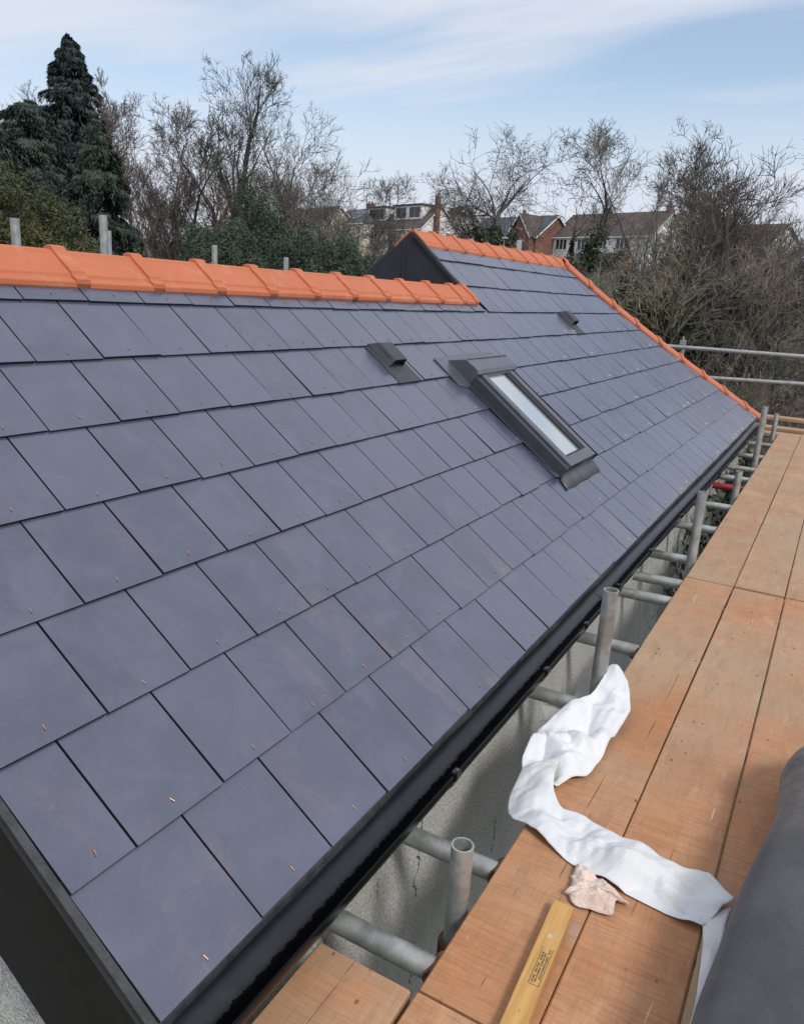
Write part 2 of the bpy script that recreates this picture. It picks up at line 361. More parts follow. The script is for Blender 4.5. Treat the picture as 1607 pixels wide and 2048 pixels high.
# ------------------------------------------------------------------ the roof
TH = 0.6578783852676738; G = 0.25; P0 = np.array([0, .7699169, -1.17011363]); S = np.array([0, math.cos(TH), math.sin(TH)]); NN = np.array([0, -math.sin(TH), math.cos(TH)])
SAG = [0.02237, -0.07919, 0.16085, -0.07637, -0.04551, -0.08582, 0.0769, -0.00477, 0.01661, 0.09203]
def sag(X, v):
    U = X / 10; V = v / 10
    return float(np.dot([1, U, U*U, U**3, V, U*V, U*U*V, V*V, V*V*U, V**3], SAG))
def RS(X, v, h=0.0): return P0 + v * G * S + NN * (h + sag(X, v)) + np.array([X, 0, 0])
W_ = 0.23237; U0 = 0.94; XV = 0.683; XG = 4.95; XE = 9.98
A1, A2 = 7.85, 10.0                     # apex of the low and the high ridge, in courses
def hipX(v): return XE - .19 * v
house = empty('house', (0.66, 0.77, GZ)); tag(house, 'white pebbledashed house with a newly laid dark slate roof and orange ridge tiles', 'house')
HP = lambda o: place(o, house)

slates = MB(); rivets = []
rng = random.Random(3)
for k in range(0, 10):
    vt_full = k + 1
    i = -3
    while True:
        x0 = U0 + W_ * i - (k % 2) * W_ / 2; x1 = x0 + W_; i += 1
        if x1 < XV + .03: continue
        if x0 < XV + .06: x0 = XV
        vb = k; vt = k + 1.12
        if x0 > hipX(vb) - .02: break
        segs = [(x0, x1)]
        if k == 7: segs = [(x0, min(x1, XG), A1 - .02)] if x0 < XG - .02 else [(x0, x1, vt)]
        elif k > 7:
            if x1 < XG + .03: continue
            segs = [(max(x0, XG), x1, vt)]
        else: segs = [(x0, x1, vt)]
        if k == 9: segs = [(a, b, A2 - .02) for a, b, _ in segs]
        for a, b, t in segs:
            ga = .0022 + rng.random() * .001; hb = .0105 + rng.uniform(-.0015, .0018); tw = rng.uniform(-.0012, .0012); dv = rng.uniform(-.012, .012)
            fade = 1.0
            a2, b2 = a + ga, b - ga
            bt = min(b2, hipX(t)); bb = min(b2, hipX(vb)); at_ = min(a2, hipX(t) - .001)
            if bb - a2 < .01: continue
            B0 = RS(a2, vb + dv, hb + tw); B1 = RS(bb, vb + dv, hb - tw); T0 = RS(at_, t, .001); T1 = RS(max(bt, at_ + .001), t, .001)
            lo_ = [RS(a2, vb + dv, hb - .0085), RS(bb, vb + dv, hb - .0085), RS(at_, t, -.006), RS(max(bt, at_ + .001), t, -.006)]
            r_ = rng.random(); slates.add([B0, B1, T1, T0], [(0, 1, 2, 3)], 0, r_)
            slates.add([B0, B1, T1, T0, lo_[0], lo_[1], lo_[3], lo_[2]], [(0, 4, 5, 1), (1, 5, 6, 2), (3, 7, 4, 0)], 1, 0)
            xm = (x0 + x1) / 2 + rng.uniform(-.006, .006)
            if a + .03 < xm < min(b, hipX(vb + .14)) - .03 and k < 8: rivets.append((xm, vb + .135 + rng.uniform(-.02, .02), hb, k))
# underlay below the joints
for (xa, xb, va, vb) in ((XV, XG, 0.03, A1 - .02), (XG, None, 0.03, A2 - .02)):
    nx, nv = 24, 12; gv = []
    for jv in range(nv + 1):
        v = va + (vb - va) * jv / nv; e = xb if xb else hipX(v) - .01
        for ix in range(nx + 1): gv.append(RS(xa + (e - xa) * ix / nx, v, -.007))
    slates.add(gv, [(j*(nx+1) + i, j*(nx+1) + i + 1, (j+1)*(nx+1) + i + 1, (j+1)*(nx+1) + i) for j in range(nv) for i in range(nx)], 1, 0)
roof = slates.build('slate_roof', [M['slate'], M['edge']]); HP(roof)
# copper pins
mbp = MB(); mbp.tube((0, 0, 0), (.0110, 0, .0020), .0014, .0012, 8); mbp.tube((-.001, 0, -.0008), (0, 0, .0010), .0024, .0022, 10)
pin_me = None
rivets.sort(key=lambda q: q[0] ** 2 + (0.77 + q[1] * .2) ** 2)
rest = MB()
for j, (X, v, h, k) in enumerate(rivets):
    p = RS(X, v, h * (1 - .135) + .0012)
    d = -S * math.cos(rng.uniform(-.5, .5)) + np.array([1, 0, 0]) * rng.uniform(-.35, .35); d /= np.linalg.norm(d)
    if j < 96:
        if pin_me is None: o = mbp.build('copper_pin', M['copper'], smooth=True, auto=40); pin_me = o.data
        else: o = link(bpy.data.objects.new('copper_pin', pin_me))
        z = NN; y = np.cross(z, d); mtx = Matrix([[d[0], y[0], z[0]], [d[1], y[1], z[1]], [d[2], y[2], z[2]]])
        o.rotation_euler = mtx.to_euler(); o.location = Vector(p) - house.location; o.parent = roof; o.location = Vector(p) - Vector(house.location) - roof.location
    else: rest.tube(p, p + d * .011 + NN * .003, .002, .002, 6); 
rs = rest.build('copper_pin', M['copper'], parent=roof); rs['kind'] = 'stuff'; rs.location = -Vector(house.location) - roof.location

# hidden back slopes and hip end (real planes so the roof is closed)
def ridgeP(a): return P0 + a * G * S
YR1, ZR1 = ridgeP(A1)[1:]; YR2, ZR2 = ridgeP(A2)[1:]
def backpt(X, a, v): # mirrored slope behind ridge a
    p = P0 + v * G * S; yr = ridgeP(a)[1]; return np.array([X, 2 * yr - p[1], p[2]])
mb = MB()
mb.add([backpt(XV, A1, A1), backpt(XG, A1, A1), backpt(XG, A1, 0), backpt(XV, A1, 0)], [(0, 1, 2, 3)])
ax = hipX(A2)
mb.add([backpt(XG, A2, A2), backpt(ax, A2, A2), backpt(XE, A2, 0), backpt(XG, A2, 0)], [(0, 1, 2, 3)])
mb.add([RS(ax, A2, -.01), RS(XE, 0, -.01), backpt(XE, A2, 0)], [(0, 1, 2)])
HP(mb.build('back_roof', M['slate']))
# gable upstand between the two ridges
tri = MB()
apex = np.array([XG, YR2, ZR2 + .03 + sag(XG, A2)]); f_ = RS(XG, 6.9, -.02); b_ = backpt(XG, A2, 5.5)
midb = np.array([XG, apex[1], f_[2] - .3])
tri.add([apex, f_, midb + [0, 0, 0], b_, apex + [-.012, 0, -.03], f_ + [-.012, 0, 0], midb + [-.012, 0, 0], b_ + [-.012, 0, 0]], [(4, 5, 6), (4, 6, 7), (0, 4, 7, 3), (0, 1, 5, 4), (0, 2, 1), (0, 3, 2)])
tri.box((XG - .014, apex[1] + .05, apex[2] - .35), (.006, .02, .5))
HP(tri.build('gable_cladding', M['navy']))
# edge trim of the upper gable: thin dark strip under the slates
mb = MB()
def strip(mb, pa, pb, wx, wn, nrm, m=0):
    pa = np.array(pa); pb = np.array(pb); d = pb - pa; L = np.linalg.norm(d); d /= L; nrm = np.array(nrm, float); s_ = np.cross(d, nrm); s_ /= np.linalg.norm(s_)
    mb.box((pa + pb) / 2, (L, wx, wn), (d, s_, nrm), m)
strip(mb, RS(XG - .01, 7.9, -.005), RS(XG - .01, 10.0, -.005), .03, .022, NN)
HP(mb.build('gable_trim', M['plastic']))

# verge trim and the deep black bargeboard on the near gable
mb = MB(); N1 = 16
for i in range(N1):
    v0, v1 = A1 * i / N1 - (.12 if i == 0 else 0), A1 * (i + 1) / N1
    strip(mb, RS(XV - .009, v0, .000), RS(XV - .009, v1, .000), .016, .014, NN)
HP(mb.build('verge_trim', M['felt']))
mb = MB()
for side in (0, 1):
    fn = (lambda v: RS(.66, v, -.004)) if side == 0 else (lambda v: backpt(.66, A1, v))
    for i in range(N1):
        a = fn(A1 * i / N1 - (.2 if i == 0 else 0)); b = fn(A1 * (i + 1) / N1)
        dz = np.array([0, 0, -.32]); dx_ = np.array([.022, 0, 0])
        mb.add([a, b, b + dz, a + dz, a + dx_, b + dx_, b + dz + dx_, a + dz + dx_], [(0, 1, 2, 3), (4, 7, 6, 5), (3, 2, 6, 7), (0, 4, 5, 1)] + ([(0, 3, 7, 4)] if i == 0 else []))
HP(mb.build('bargeboard', M['black']))
# walls
mb = MB(); YW = .80; YB1 = 2 * YR1 - YW; YB2 = 2 * YR2 - YW; zt = -1.34; XW0 = .72; XW1 = 9.80
def quad(mb, a, b, z0, z1, m=0): mb.add([(a[0], a[1], z0), (b[0], b[1], z0), (b[0], b[1], z1), (a[0], a[1], z1)], [(0, 1, 2, 3)], m)
quad(mb, (XW0, YW), (XW1, YW), GZ - .3, zt + .06)
quad(mb, (XW1, YW), (XW1, YB2), GZ - .3, zt + .06); quad(mb, (XW1, YB2), (XG, YB2), GZ - .3, zt + .06); quad(mb, (XG, YB1), (XW0, YB1), GZ - .3, zt + .06)
quad(mb, (XG, YB2), (XG, YB1), GZ - .3, zt + .06)
pk = ridgeP(A1) ; mb.add([(XW0, YW, GZ - .3), (XW0, YB1, GZ - .3), (XW0, YB1, zt), (XW0, YR1, pk[2] - .03), (XW0, YW, zt)], [(0, 4, 3, 2, 1)])
HP(mb.build('pebbledash_wall', M['wall']))
mb = MB(); mb.box(((XW0 + XE) / 2 - .04, YW - .012, -1.275), (XE - XW0 - .05, .02, .17)); mb.box(((XW0 + XE) / 2 - .04, YW + .10, -1.33), (XE - XW0 - .08, .2, .008))
HP(mb.build('fascia', M['plastic']))

# gutter: half round channel with rolled rims
GY, GZ2, GR = .7295, -1.192, .0565
def gsag(X): return sag(X, 0) * .8 - .006 * math.sin(X * 1.1) - .004 * X
mb = MB(); prof = []
for i in range(15):
    t = math.pi * i / 14; prof.append((GY - GR * math.cos(t), GZ2 - GR * math.sin(t)))
po = [(GY - (GR + .003) * math.cos(math.pi * i / 14), GZ2 - (GR + .003) * math.sin(math.pi * i / 14)) for i in range(15)][::-1]
rim = [(GY - GR - .003, GZ2 + .006), (GY - GR + .002, GZ2 + .006)]
loop = prof + [(GY + GR, GZ2 + .006), (GY + GR + .003, GZ2 + .006)] + po + rim
nxg = 60; nl = len(loop); gv = []
for i in range(nxg + 1):
    X = .60 + (XE + .07 - .60) * i / nxg
    for (y, z) in loop: gv.append((X, y, z + gsag(X)))
gf = [(i*nl + j, i*nl + (j+1) % nl, (i+1)*nl + (j+1) % nl, (i+1)*nl + j) for i in range(nxg) for j in range(nl)] + [tuple(range(nl)), tuple(nxg * nl + j for j in range(nl))[::-1]]
mb.add(gv, gf)
gut = mb.build('gutter', M['gutter'], smooth=True, auto=50); HP(gut)
def gsub(name, mb, mat): o = mb.build(name, mat, parent=gut); o.location = -Vector(house.location) - gut.location; return o
for X in (3.25, 6.35, 9.15):        # union joints with a raised clip
    mb = MB(); vs = []
    for xx in (X - .045, X + .045):
        for rr in (GR + .004, GR + .010):
            for i in range(13):
                t = math.pi * (-.06 + 1.12 * i / 12); vs.append((xx, GY - rr * math.cos(t), GZ2 + gsag(X) - rr * math.sin(t)))
    fs = []
    for i in range(12): fs += [(i, i+1, 27+i-1+1-1, 26+i)] if 0 else [(13+i, 13+i+1, 39+i+1, 39+i), (i, 26+i, 26+i+1, i+1), (i, i+1, 13+i+1, 13+i), (26+i, 39+i, 39+i+1, 26+i+1)]
    mb.add(vs, fs)
    for xx in (X - .03, X + .03): mb.box((xx, GY - GR + .004, GZ2 + gsag(X) + .010), (.016, .022, .008))
    mb.add([(X - .002, GY - (GR - .0012) * math.cos(math.pi * i / 12), GZ2 + gsag(X) - (GR - .0012) * math.sin(math.pi * i / 12)) for i in range(13)] + [(X + .002, GY - (GR - .0012) * math.cos(math.pi * i / 12), GZ2 + gsag(X) - (GR - .0012) * math.sin(math.pi * i / 12)) for i in range(13)], [(i, i+1, 14+i, 13+i) for i in range(12)])
    gsub('gutter_joint', mb, M['dark'])
for X in (1.62, 2.32, 2.78, 3.9, 4.75, 5.55, 7.2, 8.1):   # bracket straps, with a pale screw head on the rim
    mb = MB(); vs = []
    for xx in (X - .012, X + .012):
        for i in range(13):
            t = math.pi * i / 12; vs.append((xx, GY - (GR + .0055) * math.cos(t), GZ2 + gsag(X) - (GR + .0055) * math.sin(t)))
    mb.add(vs, [(i, 13+i, 14+i, i+1) for i in range(12)])
    mb.box((X, GY - GR + .001, GZ2 + gsag(X) + .009), (.024, .014, .006)); mb.box((X, GY - GR - .006, GZ2 + gsag(X) + .002), (.024, .004, .02))
    gsub('gutter_bracket', mb, M['plastic'])
    mb = MB(); mb.tube((X, GY - GR - .002, GZ2 + gsag(X) + .012), (X, GY - GR + .001, GZ2 + gsag(X) + .0165), .0045, .0035, 8)
    gsub('screw', mb, M['alulight'])
# eaves felt dropping into the gutter
mb = MB(); nx = 70; gv = []
for i in range(nx + 1):
    X = XV + (XE - XV) * i / nx; wv = .004 * math.sin(X * 9) + .003 * math.sin(X * 23)
    for (v, h, dy_, dz_) in ((.14, .0, 0, 0), (0, .001, 0, 0), (0, .0, -.003, -.006), (0, 0, -.004 + wv * .6, -.020)):
        p = RS(X, v, h); gv.append(p + np.array([0, dy_, dz_]))
mb.add(gv, [(i*4 + j, i*4 + j + 1, i*4 + j + 5, i*4 + j + 4) for i in range(nx) for j in range(3)])
HP(mb.build('eaves_felt', M['felt'], smooth=True))

# ridge tiles -------------------------------------------------------
def angle_profile(pitch, wid, h0, t=.016, rounding=.035):
    """half-ridge profile: outer then inner, (across, up) pairs"""
    c_, s_ = math.cos(pitch), math.sin(pitch); o = []
    for sgn in (-1, 1):
        pts_ = [(sgn * wid * c_, -wid * s_), (sgn * wid * c_ * .985, -wid * s_ * .985 + .0)]
        o.append(pts_)
    outer = [(-wid * c_ - .006, -wid * s_ - .012 + h0), (-wid * c_ - .006, -wid * s_ + .004 + h0), (-wid * c_ + .016, -(wid - .02) * s_ + .004 + h0), (-wid * c_ + .02, -(wid - .026) * s_ + .012 + h0)]
    outer += [(-rounding * c_, -rounding * s_ + .012 + h0), (-rounding * .5, -rounding * .28 + .013 + h0), (0, -.004 + .013 + h0 - rounding * .08)]
    outer += [(-x, z) for (x, z) in outer[-2::-1]]
    inner = [(x * .93, z - t) for (x, z) in outer[::-1] if True]
    return outer, inner
def ridge_piece(name, Oa, Ob, side, up, pitchL, wid, h0, collar_at_end=True, parent=house, grow=0.0, wid2=None):
    """a ridge tile from Oa to Ob with a raised collar at its far end"""
    Oa, Ob = np.array(Oa), np.array(Ob); mbx = MB(); L = np.linalg.norm(Ob - Oa); d = (Ob - Oa) / L
    def loft(t0, t1, sc_, lift):
        o_, i_ = angle_profile(pitchL, wid * sc_, h0 + lift); lp = o_ + i_; n = len(lp); vs = []
        for t in (t0, t1):
            for (x, z) in lp: vs.append(Oa + d * t + side * x + up * z)
        fs = [(j, n + j, n + (j+1) % n, (j+1) % n) for j in range(n)] + [tuple(range(n)), tuple(range(n, 2*n))[::-1]]
        mbx.add(vs, fs, 0, rr)
    rr = random.random()
    loft(0.0, L - .052, 1.0, 0.0); loft(L - .056, L - .004, 1.03, .0135); 
    o = mbx.build(name, M['tile'], bevel=.003); HP(o); return o
SIDE = np.array([0, 1.0, 0]); UP = np.array([0, 0, 1.0])
def crest(X, a, dz=0): p = RS(X, a, 0); q = ridgeP(a); return np.array([X, q[1], p[2] + dz])
x = 1.80 - .3265 * 4
while x < XG - .05:
    xe = min(x + .3265, XG - .02); jz = random.uniform(-.002, .002)
    if xe - x > .1: ridge_piece('ridge_tile', crest(x, A1, .022 + jz), crest(xe, A1, .022 + jz), SIDE, UP, TH, .158, 0)
    x += .3265
x = 5.05 - .3265 + .22
x = 4.94
for i in range(10):
    xe = x + .3265; jz = random.uniform(-.002, .002)
    if i == 9: xe = min(xe, hipX(A2) + .12)
    ridge_piece('ridge_tile', crest(x, A2, .022 + jz), crest(xe, A2, .022 + jz), SIDE, UP, TH, .158, 0); x = xe
# hip tiles
h0_ = RS(hipX(-.15), -.15); h1_ = RS(hipX(A2), A2); dh = (h1_ - h0_); Lh = np.linalg.norm(dh); dh /= Lh
sideh = np.cross(dh, UP); sideh /= np.linalg.norm(sideh); uph = np.cross(sideh, dh); nh = 9
for i in range(nh):
    a = h0_ + dh * Lh * i / nh; b = h0_ + dh * Lh * (i + 1) / nh
    fa = RS(hipX(-.15 + (A2 + .15) * i / nh), -.15 + (A2 + .15) * i / nh); fb = RS(hipX(-.15 + (A2 + .15) * (i+1) / nh), -.15 + (A2 + .15) * (i+1) / nh)
    ridge_piece('hip_tile', fa + uph * .022, fb + uph * .022, sideh, uph, math.radians(27), .145, 0)

# skylight -----------------------------------------------------------
sky_ = empty('skylight', tuple(RS(4.05, 2.0))); place(sky_, house)
def SP(o): o.parent = sky_; o.location = Vector(o.location) - house.location - sky_.location; return o
def rbox(mb, X0, X1, v0, v1, h0, h1, m=0):
    vs = [RS(X, v, h) for X in (X0, X1) for v in (v0, v1) for h in (h0, h1)]
    mb.add(vs, [(0, 1, 3, 2), (4, 6, 7, 5), (0, 4, 5, 1), (2, 3, 7, 6), (0, 2, 6, 4), (1, 5, 7, 3)], m)
KX0, KX1, KV0, KV1 = 3.80, 4.33, 1.98, 5.0
mb = MB(); H = .062
for (a, b, c_, d_) in ((KX0, KX0 + .035, KV0, KV1), (KX1 - .035, KX1, KV0, KV1), (KX0 + .035, KX1 - .035, KV0, KV0 + .12), (KX0 + .035, KX1 - .035, KV1 - .12, KV1)): rbox(mb, a, b, c_, d_, -.01, H)
SP(mb.build('outer_frame', M['alu'], bevel=.003))
mb = MB(); I0, I1 = KX0 + .047, KX1 - .047
for (a, b, c_, d_) in ((I0, I0 + .055, KV0 + .0, KV1 - .1), (I1 - .05, I1, KV0 + .0, KV1 - .1), (I0 + .055, I1 - .05, KV0 + .0, KV0 + .27), (I0 + .055, I1 - .05, KV1 - .33, KV1 - .1)): rbox(mb, a, b, c_, d_, .02, H + .012)
SP(mb.build('sash', M['alulight'], bevel=.004))
mb = MB(); rbox(mb, I0 + .05, I0 + .06, KV0 + .27, KV1 - .33, H - .01, H + .006); rbox(mb, I1 - .105, I1 - .046, KV0 + .27, KV1 - .33, H - .01, H + .006); rbox(mb, I0 + .06, I1 - .06, KV0 + .235, KV0 + .27, H + .0115, H + .0135); rbox(mb, KX0 + .035, KX1 - .035, KV0, KV1, -.005, .018)
SP(mb.build('seal', M['dark']))
q = NT('window_pane'); q.base((.55, .59, .59)); q.rough(.05); q.set(Metallic=.6); q.p.inputs['Coat Weight'].default_value = 1.0; q.bump(q.noise(q.coord(scale=(1, 1, 1)), 5, 3), .03, .01)
mb = MB(); rbox(mb, I0 + .055, I1 - .10, KV0 + .27, KV1 - .33, H - .02, H - .004); SP(mb.build('pane', q.mat))
mb = MB()  # top hood: a box casing standing above the frame
vs = []
for X in (KX0 - .012, KX1 + .012):
    for (v, h) in ((KV1 - .30, .005), (KV1 - .30, H + .02), (KV1 - .22, H + .034), (KV1 + .12, H + .030), (KV1 + .42, .016), (KV1 + .42, .004)): vs.append(RS(X, v, h))
mb.add(vs, [(0, 6, 7, 1), (1, 7, 8, 2), (2, 8, 9, 3), (3, 9, 10, 4), (4, 10, 11, 5), (0, 1, 2, 3, 4, 5), (11, 10, 9, 8, 7, 6)])
rbox(mb, KX0 + .01, KX1 + .005, KV1 + .10, KV1 + .14, H + .03, H + .036)
SP(mb.build('top_hood', M['alulight'], bevel=.003))
mb = MB(); rbox(mb, KX0 - .14, KX0 + .02, KV1 + .0, KV1 + .52, .010, .0145); rbox(mb, KX0 + .02, KX1 + .10, KV1 + .40, KV1 + .56, .0105, .0145); rbox(mb, KX1 + .012, KX1 + .07, KV0, KV1 + .4, .0095, .0135)
vs = [RS(KX0 - .13, KV1 - .28, .009), RS(KX0, KV1 - .44, .012), RS(KX0, KV1 + .0, .0145), RS(KX0 - .14, KV1 + .02, .0135)]
mb.add(vs + [np.array(p) - NN * .004 for p in vs], [(0, 1, 2, 3), (0, 4, 5, 1), (3, 7, 4, 0)])
SP(mb.build('head_flashing', M['alulight']))
for X, dxx in ((KX0, -1), (KX1, 1)):   # side covers
    mb = MB(); vs = [RS(X + dxx * a, v, h) for v in (KV0 - .03, KV1 - .28) for (a, h) in ((.001, H + .004), (.012, H + .001), (.016, .012), (.05, .011))]
    mb.add(vs, [(0, 1, 5, 4), (1, 2, 6, 5), (2, 3, 7, 6)])
    SP(mb.build('side_cover', M['alu']))
mb = MB(); na = 10; vs = []
for j, v in enumerate((KV0 + .02, KV0 - .10, KV0 - .34)):
    for i in range(na + 1):
        X = KX0 - .05 * (j > 0) + (KX1 - KX0 + .07 * (j > 0)) * i / na - .03 * (j == 2)
        vs.append(RS(X, v + (.012 * math.sin(i * 1.7) if j == 2 else 0), (.026 if j == 0 else .0125) + .0006 * math.sin(i * 2.3 + j)))
mb.add(vs, [(j*(na+1) + i, j*(na+1) + i + 1, (j+1)*(na+1) + i + 1, (j+1)*(na+1) + i) for j in range(2) for i in range(na)])
o = mb.build('apron_flashing', m_simple('grey_lead', (.075, .082, .094), .45, .2, 14, metal=.3, bump=.2), smooth=True); SP(o)
md = o.modifiers.new('thickness', 'SOLIDIFY'); md.thickness = .002; md.offset = 0

# slate vents ---------------------------------------------------------
def vent(X0, k, pw=.21):
    r = empty('roof_vent', tuple(RS(X0 + .1, k))); place(r, house)
    def VP(o): o.parent = r; o.location = Vector(o.location) - house.location - r.location; return o
    mb = MB(); vs = [RS(X0, k - .01, .0135), RS(X0 + pw, k - .01, .0135), RS(X0 + pw, k + .97, .010), RS(X0, k + .97, .010)]
    mb.add(vs + [p - NN * .007 for p in vs], [(0, 1, 2, 3), (0, 4, 5, 1), (1, 5, 6, 2), (3, 7, 4, 0)]); VP(mb.build('base_plate', M['vent']))
    mb = MB(); a, b = X0 + .025, X0 + .168; hh = .058
    vs = []
    for X, e in ((a, 1), (b, -1)):
        for (v, h, ins) in ((k + .40, .012, 0), (k + .40, hh, .018), (k + .86, hh, .018), (k + 1.02, .014, 0)): vs.append(RS(X + e * ins, v, h))
    mb.add(vs, [(1, 5, 6, 2), (2, 6, 7, 3), (0, 1, 2, 3), (7, 6, 5, 4)])
    o = VP(mb.build('hood', M['vent'])); md = o.modifiers.new('thickness', 'SOLIDIFY'); md.thickness = .006; md.offset = -1
    mb = MB(); rbox(mb, a + .012, b - .012, k + .48, k + .9, .013, hh - .012); VP(mb.build('vent_mouth', M['dark']))
vent(3.13, 5); vent(6.44, 6, .175)

# ------------------------------------------------------------------ scaffold in front
TR = .0255
sf = empty('scaffold', (2.0, .535, GZ)); tag(sf, 'galvanised tube scaffold under the plank walkway beside the gutter', 'scaffold')
def SFP(o): return place(o, sf)
GY_ = M['galv']
for (px, py, Yp, zb) in ((925, 1690, .532, GZ), (1222, 1180, .532, GZ), (1405, 984, .520, GZ), (1478, 942, .520, GZ), (1530, 813, .524, GZ), (1553, 828, .524, GZ)):
    p = ray(px, py); p = p * (Yp / p[1])
    mb = MB(); mb.tube((p[0], p[1], zb), tuple(p), TR, TR, 24, wall=.004); SFP(mb.build('upright', GY_, smooth=True, auto=40))
    mb = MB()
    if p[0] < 6.8:   # clamp between the upright and the ledger below the planks
        mb.tube((p[0], p[1], -1.475), (p[0], p[1], -1.425), TR + .011, TR + .011, 16); mb.box((p[0], p[1] - .05, -1.45), (.05, .05, .045)); mb.tube((p[0] - .035, p[1] + .01, -1.45), (p[0] - .065, p[1] + .01, -1.45), .008, .008, 6)
        mb.tube((p[0] + .02, p[1] - .02, -1.45), (p[0] + .075, p[1] - .02, -1.45), .006, .006, 8)
        SFP(mb.build('clamp', M['rust'], bevel=.003))
for X, y0, y1, dz, dx_ in ((1.19, .770, -.75, 0, 0), (1.525, .760, -.75, 0, 0), (2.455, .765, -.75, 0, .03), (3.02, .765, -.75, 0, 0.02), (3.68, .77, -.75, .0, .05), (3.965, .745, -.75, 0, .05), (4.41, .78, -.75, 0, .05), (5.16, .775, -.75, 0, .05), (5.86, .755, -.75, 0, .05), (6.99, .74, -.75, 0, .04), (7.49, .74, -.75, 0, .03), (8.23, .74, -.75, 0, 0), (9.09, .73, -.75, 0, 0)):
    mb = MB(); mb.tube((X - dx_ * .5, y0, -1.350 + dz), (X + dx_, y1, -1.350 + dz), TR, TR, 24, wall=.004); SFP(mb.build('transom', GY_, smooth=True, auto=40))
mb = MB(); mb.tube((6.56, .735, -1.35), (6.66, -.7, -1.35), TR, TR, 24, wall=.004); o = SFP(mb.build('transom', M['red'], smooth=True, auto=40)); o['label'] = 'red painted transom tube'
mb = MB(); mb.tube((.2, .535 - .055, -1.452), (10.6, .52 - .055, -1.452), TR, TR, 20); SFP(mb.build('ledger', GY_, smooth=True, auto=40))
mb = MB(); mb.tube((.2, -.62, -1.40), (10.6, -.62, -1.40), TR, TR, 20); SFP(mb.build('ledger', GY_, smooth=True, auto=40))
for X in (1.19, 1.525, 3.02, 4.41, 5.16):
    mb = MB(); mb.tube((X - .03, .48, -1.352), (X + .03, .48, -1.352), TR + .012, TR + .012, 14); mb.box((X, .48, -1.405), (.05, .055, .045)); mb.tube((X + .02, .52, -1.40), (X + .02, .56, -1.375), .0075, .0075, 6); SFP(mb.build('clamp', M['rust'], bevel=.003))
r0 = atX(1340, 692.5, 10.95); r1 = atX(1607, 713, 10.95); dd = (r1 - r0) / np.linalg.norm(r1 - r0)
mb = MB(); mb.tube(r0 - dd * 1.3, r1 + dd * 2.0, TR, TR, 16); SFP(mb.build('guard_rail', GY_, smooth=True, auto=40))
r0b = atX(1425, 756, 10.95); r1b = atX(1607, 768, 10.95); ddb = (r1b - r0b) / np.linalg.norm(r1b - r0b)
mb = MB(); mb.tube(r0b - ddb * 1.9, r1b + ddb * 2.0, TR, TR, 16); SFP(mb.build('guard_rail', GY_, smooth=True, auto=40))
pc = atX(1365, 690, 11.0); mb = MB(); mb.tube((pc[0] + .03, pc[1], GZ), (pc[0] + .03, pc[1], pc[2] + .03), TR, TR, 16); SFP(mb.build('upright', GY_, smooth=True, auto=40))
mb = MB(); mb.box(pc + [-.02, 0, .02], (.07, .07, .09)); mb.tube(pc + [-.05, 0, .05], pc + [-.05, 0, .11], .012, .012, 8); SFP(mb.build('clamp', GY_, bevel=.004))
mb = MB(); mb.tube((10.98, -1.9, GZ), (10.98, -1.9, .1), TR, TR, 16); SFP(mb.build('upright', GY_, smooth=True, auto=40))
# ledgers carrying the planks round the far end
for X in (10.15, 10.85): 
    mb = MB(); mb.tube((X, 3.0, -1.385), (X, -2.2, -1.385), TR, TR, 16); SFP(mb.build('transom', GY_, smooth=True, auto=40))
# scaffold behind the ridge: only the heads of five uprights show
sb = empty('scaffold', (4, 4.6, GZ)); tag(sb, 'scaffold behind the low ridge, only its bare upright ends showing above the orange tiles', 'scaffold')
for (px, py, Y) in ((29, 436, 4.15), (206, 430, 4.15), (215.5, 461, 5.0), (429, 490, 5.0), (572, 514, 5.0)):
    p = ray(px, py); p = p * (Y / p[1]); mb = MB(); mb.tube((p[0], p[1], GZ), tuple(p), TR * .98, TR * .98, 20, wall=.004); place(mb.build('upright', GY_, smooth=True, auto=40), sb)
mb = MB(); mb.tube((1, 4.2, -1.4), (9, 4.2, -1.4), TR, TR, 12); mb.tube((1, 5.05, -1.4), (9, 5.05, -1.4), TR, TR, 12); place(mb.build('ledger', GY_), sb)

# ------------------------------------------------------------------ planks
ZD = -1.31; BT = .038
def plank(X0, X1, Y0, Y1, label, zt=ZD, mi=0, group='planks of the walkway', vertical=False, skew=0):
    """Y1 > Y0; slightly worn corners, a little warp"""
    mbp_ = MB(); nx = max(2, int((X1 - X0) / .12)); rr = random.Random(hash(label) % 999 if 0 else int(X0 * 77 + Y0 * 31)); prof_ = []
    c_ = .004; Ym = (Y0 + Y1) / 2
    lp = [(Y0 + c_, 0), (Y1 - c_, 0), (Y1, -c_), (Y1, -BT + c_), (Y1 - c_, -BT), (Y0 + c_, -BT), (Y0, -BT + c_), (Y0, -c_)]
    vs = []; n = len(lp)
    a_, b_ = rr.uniform(-.0015, .0015), rr.uniform(0, 6)
    for i in range(nx + 1):
        X = X0 + (X1 - X0) * i / nx; 
        for (y, z) in lp: vs.append((X, y + a_ * math.sin(X * 1.3 + b_) + skew * (X - X0), zt + z + .0012 * math.sin(X * 2 + b_)))
    mbp_.add(vs, [(i*n + j, i*n + (j+1) % n, (i+1)*n + (j+1) % n, (i+1)*n + j) for i in range(nx) for j in range(n)] + [tuple(range(n))[::-1], tuple(nx*n + j for j in range(n))])
    o = mbp_.build('scaffold_board', M['board'][mi]); tag(o, label, 'plank', group); return o
EX = .0
plank(1.100, 3.975, .2695, .4965, 'long plank along the inner edge of the walkway, its near end under the yellow batten', mi=0)
plank(3.985, 9.95, .2695, .497, 'far plank along the inner edge of the walkway, running to the end of the gutter', mi=1)
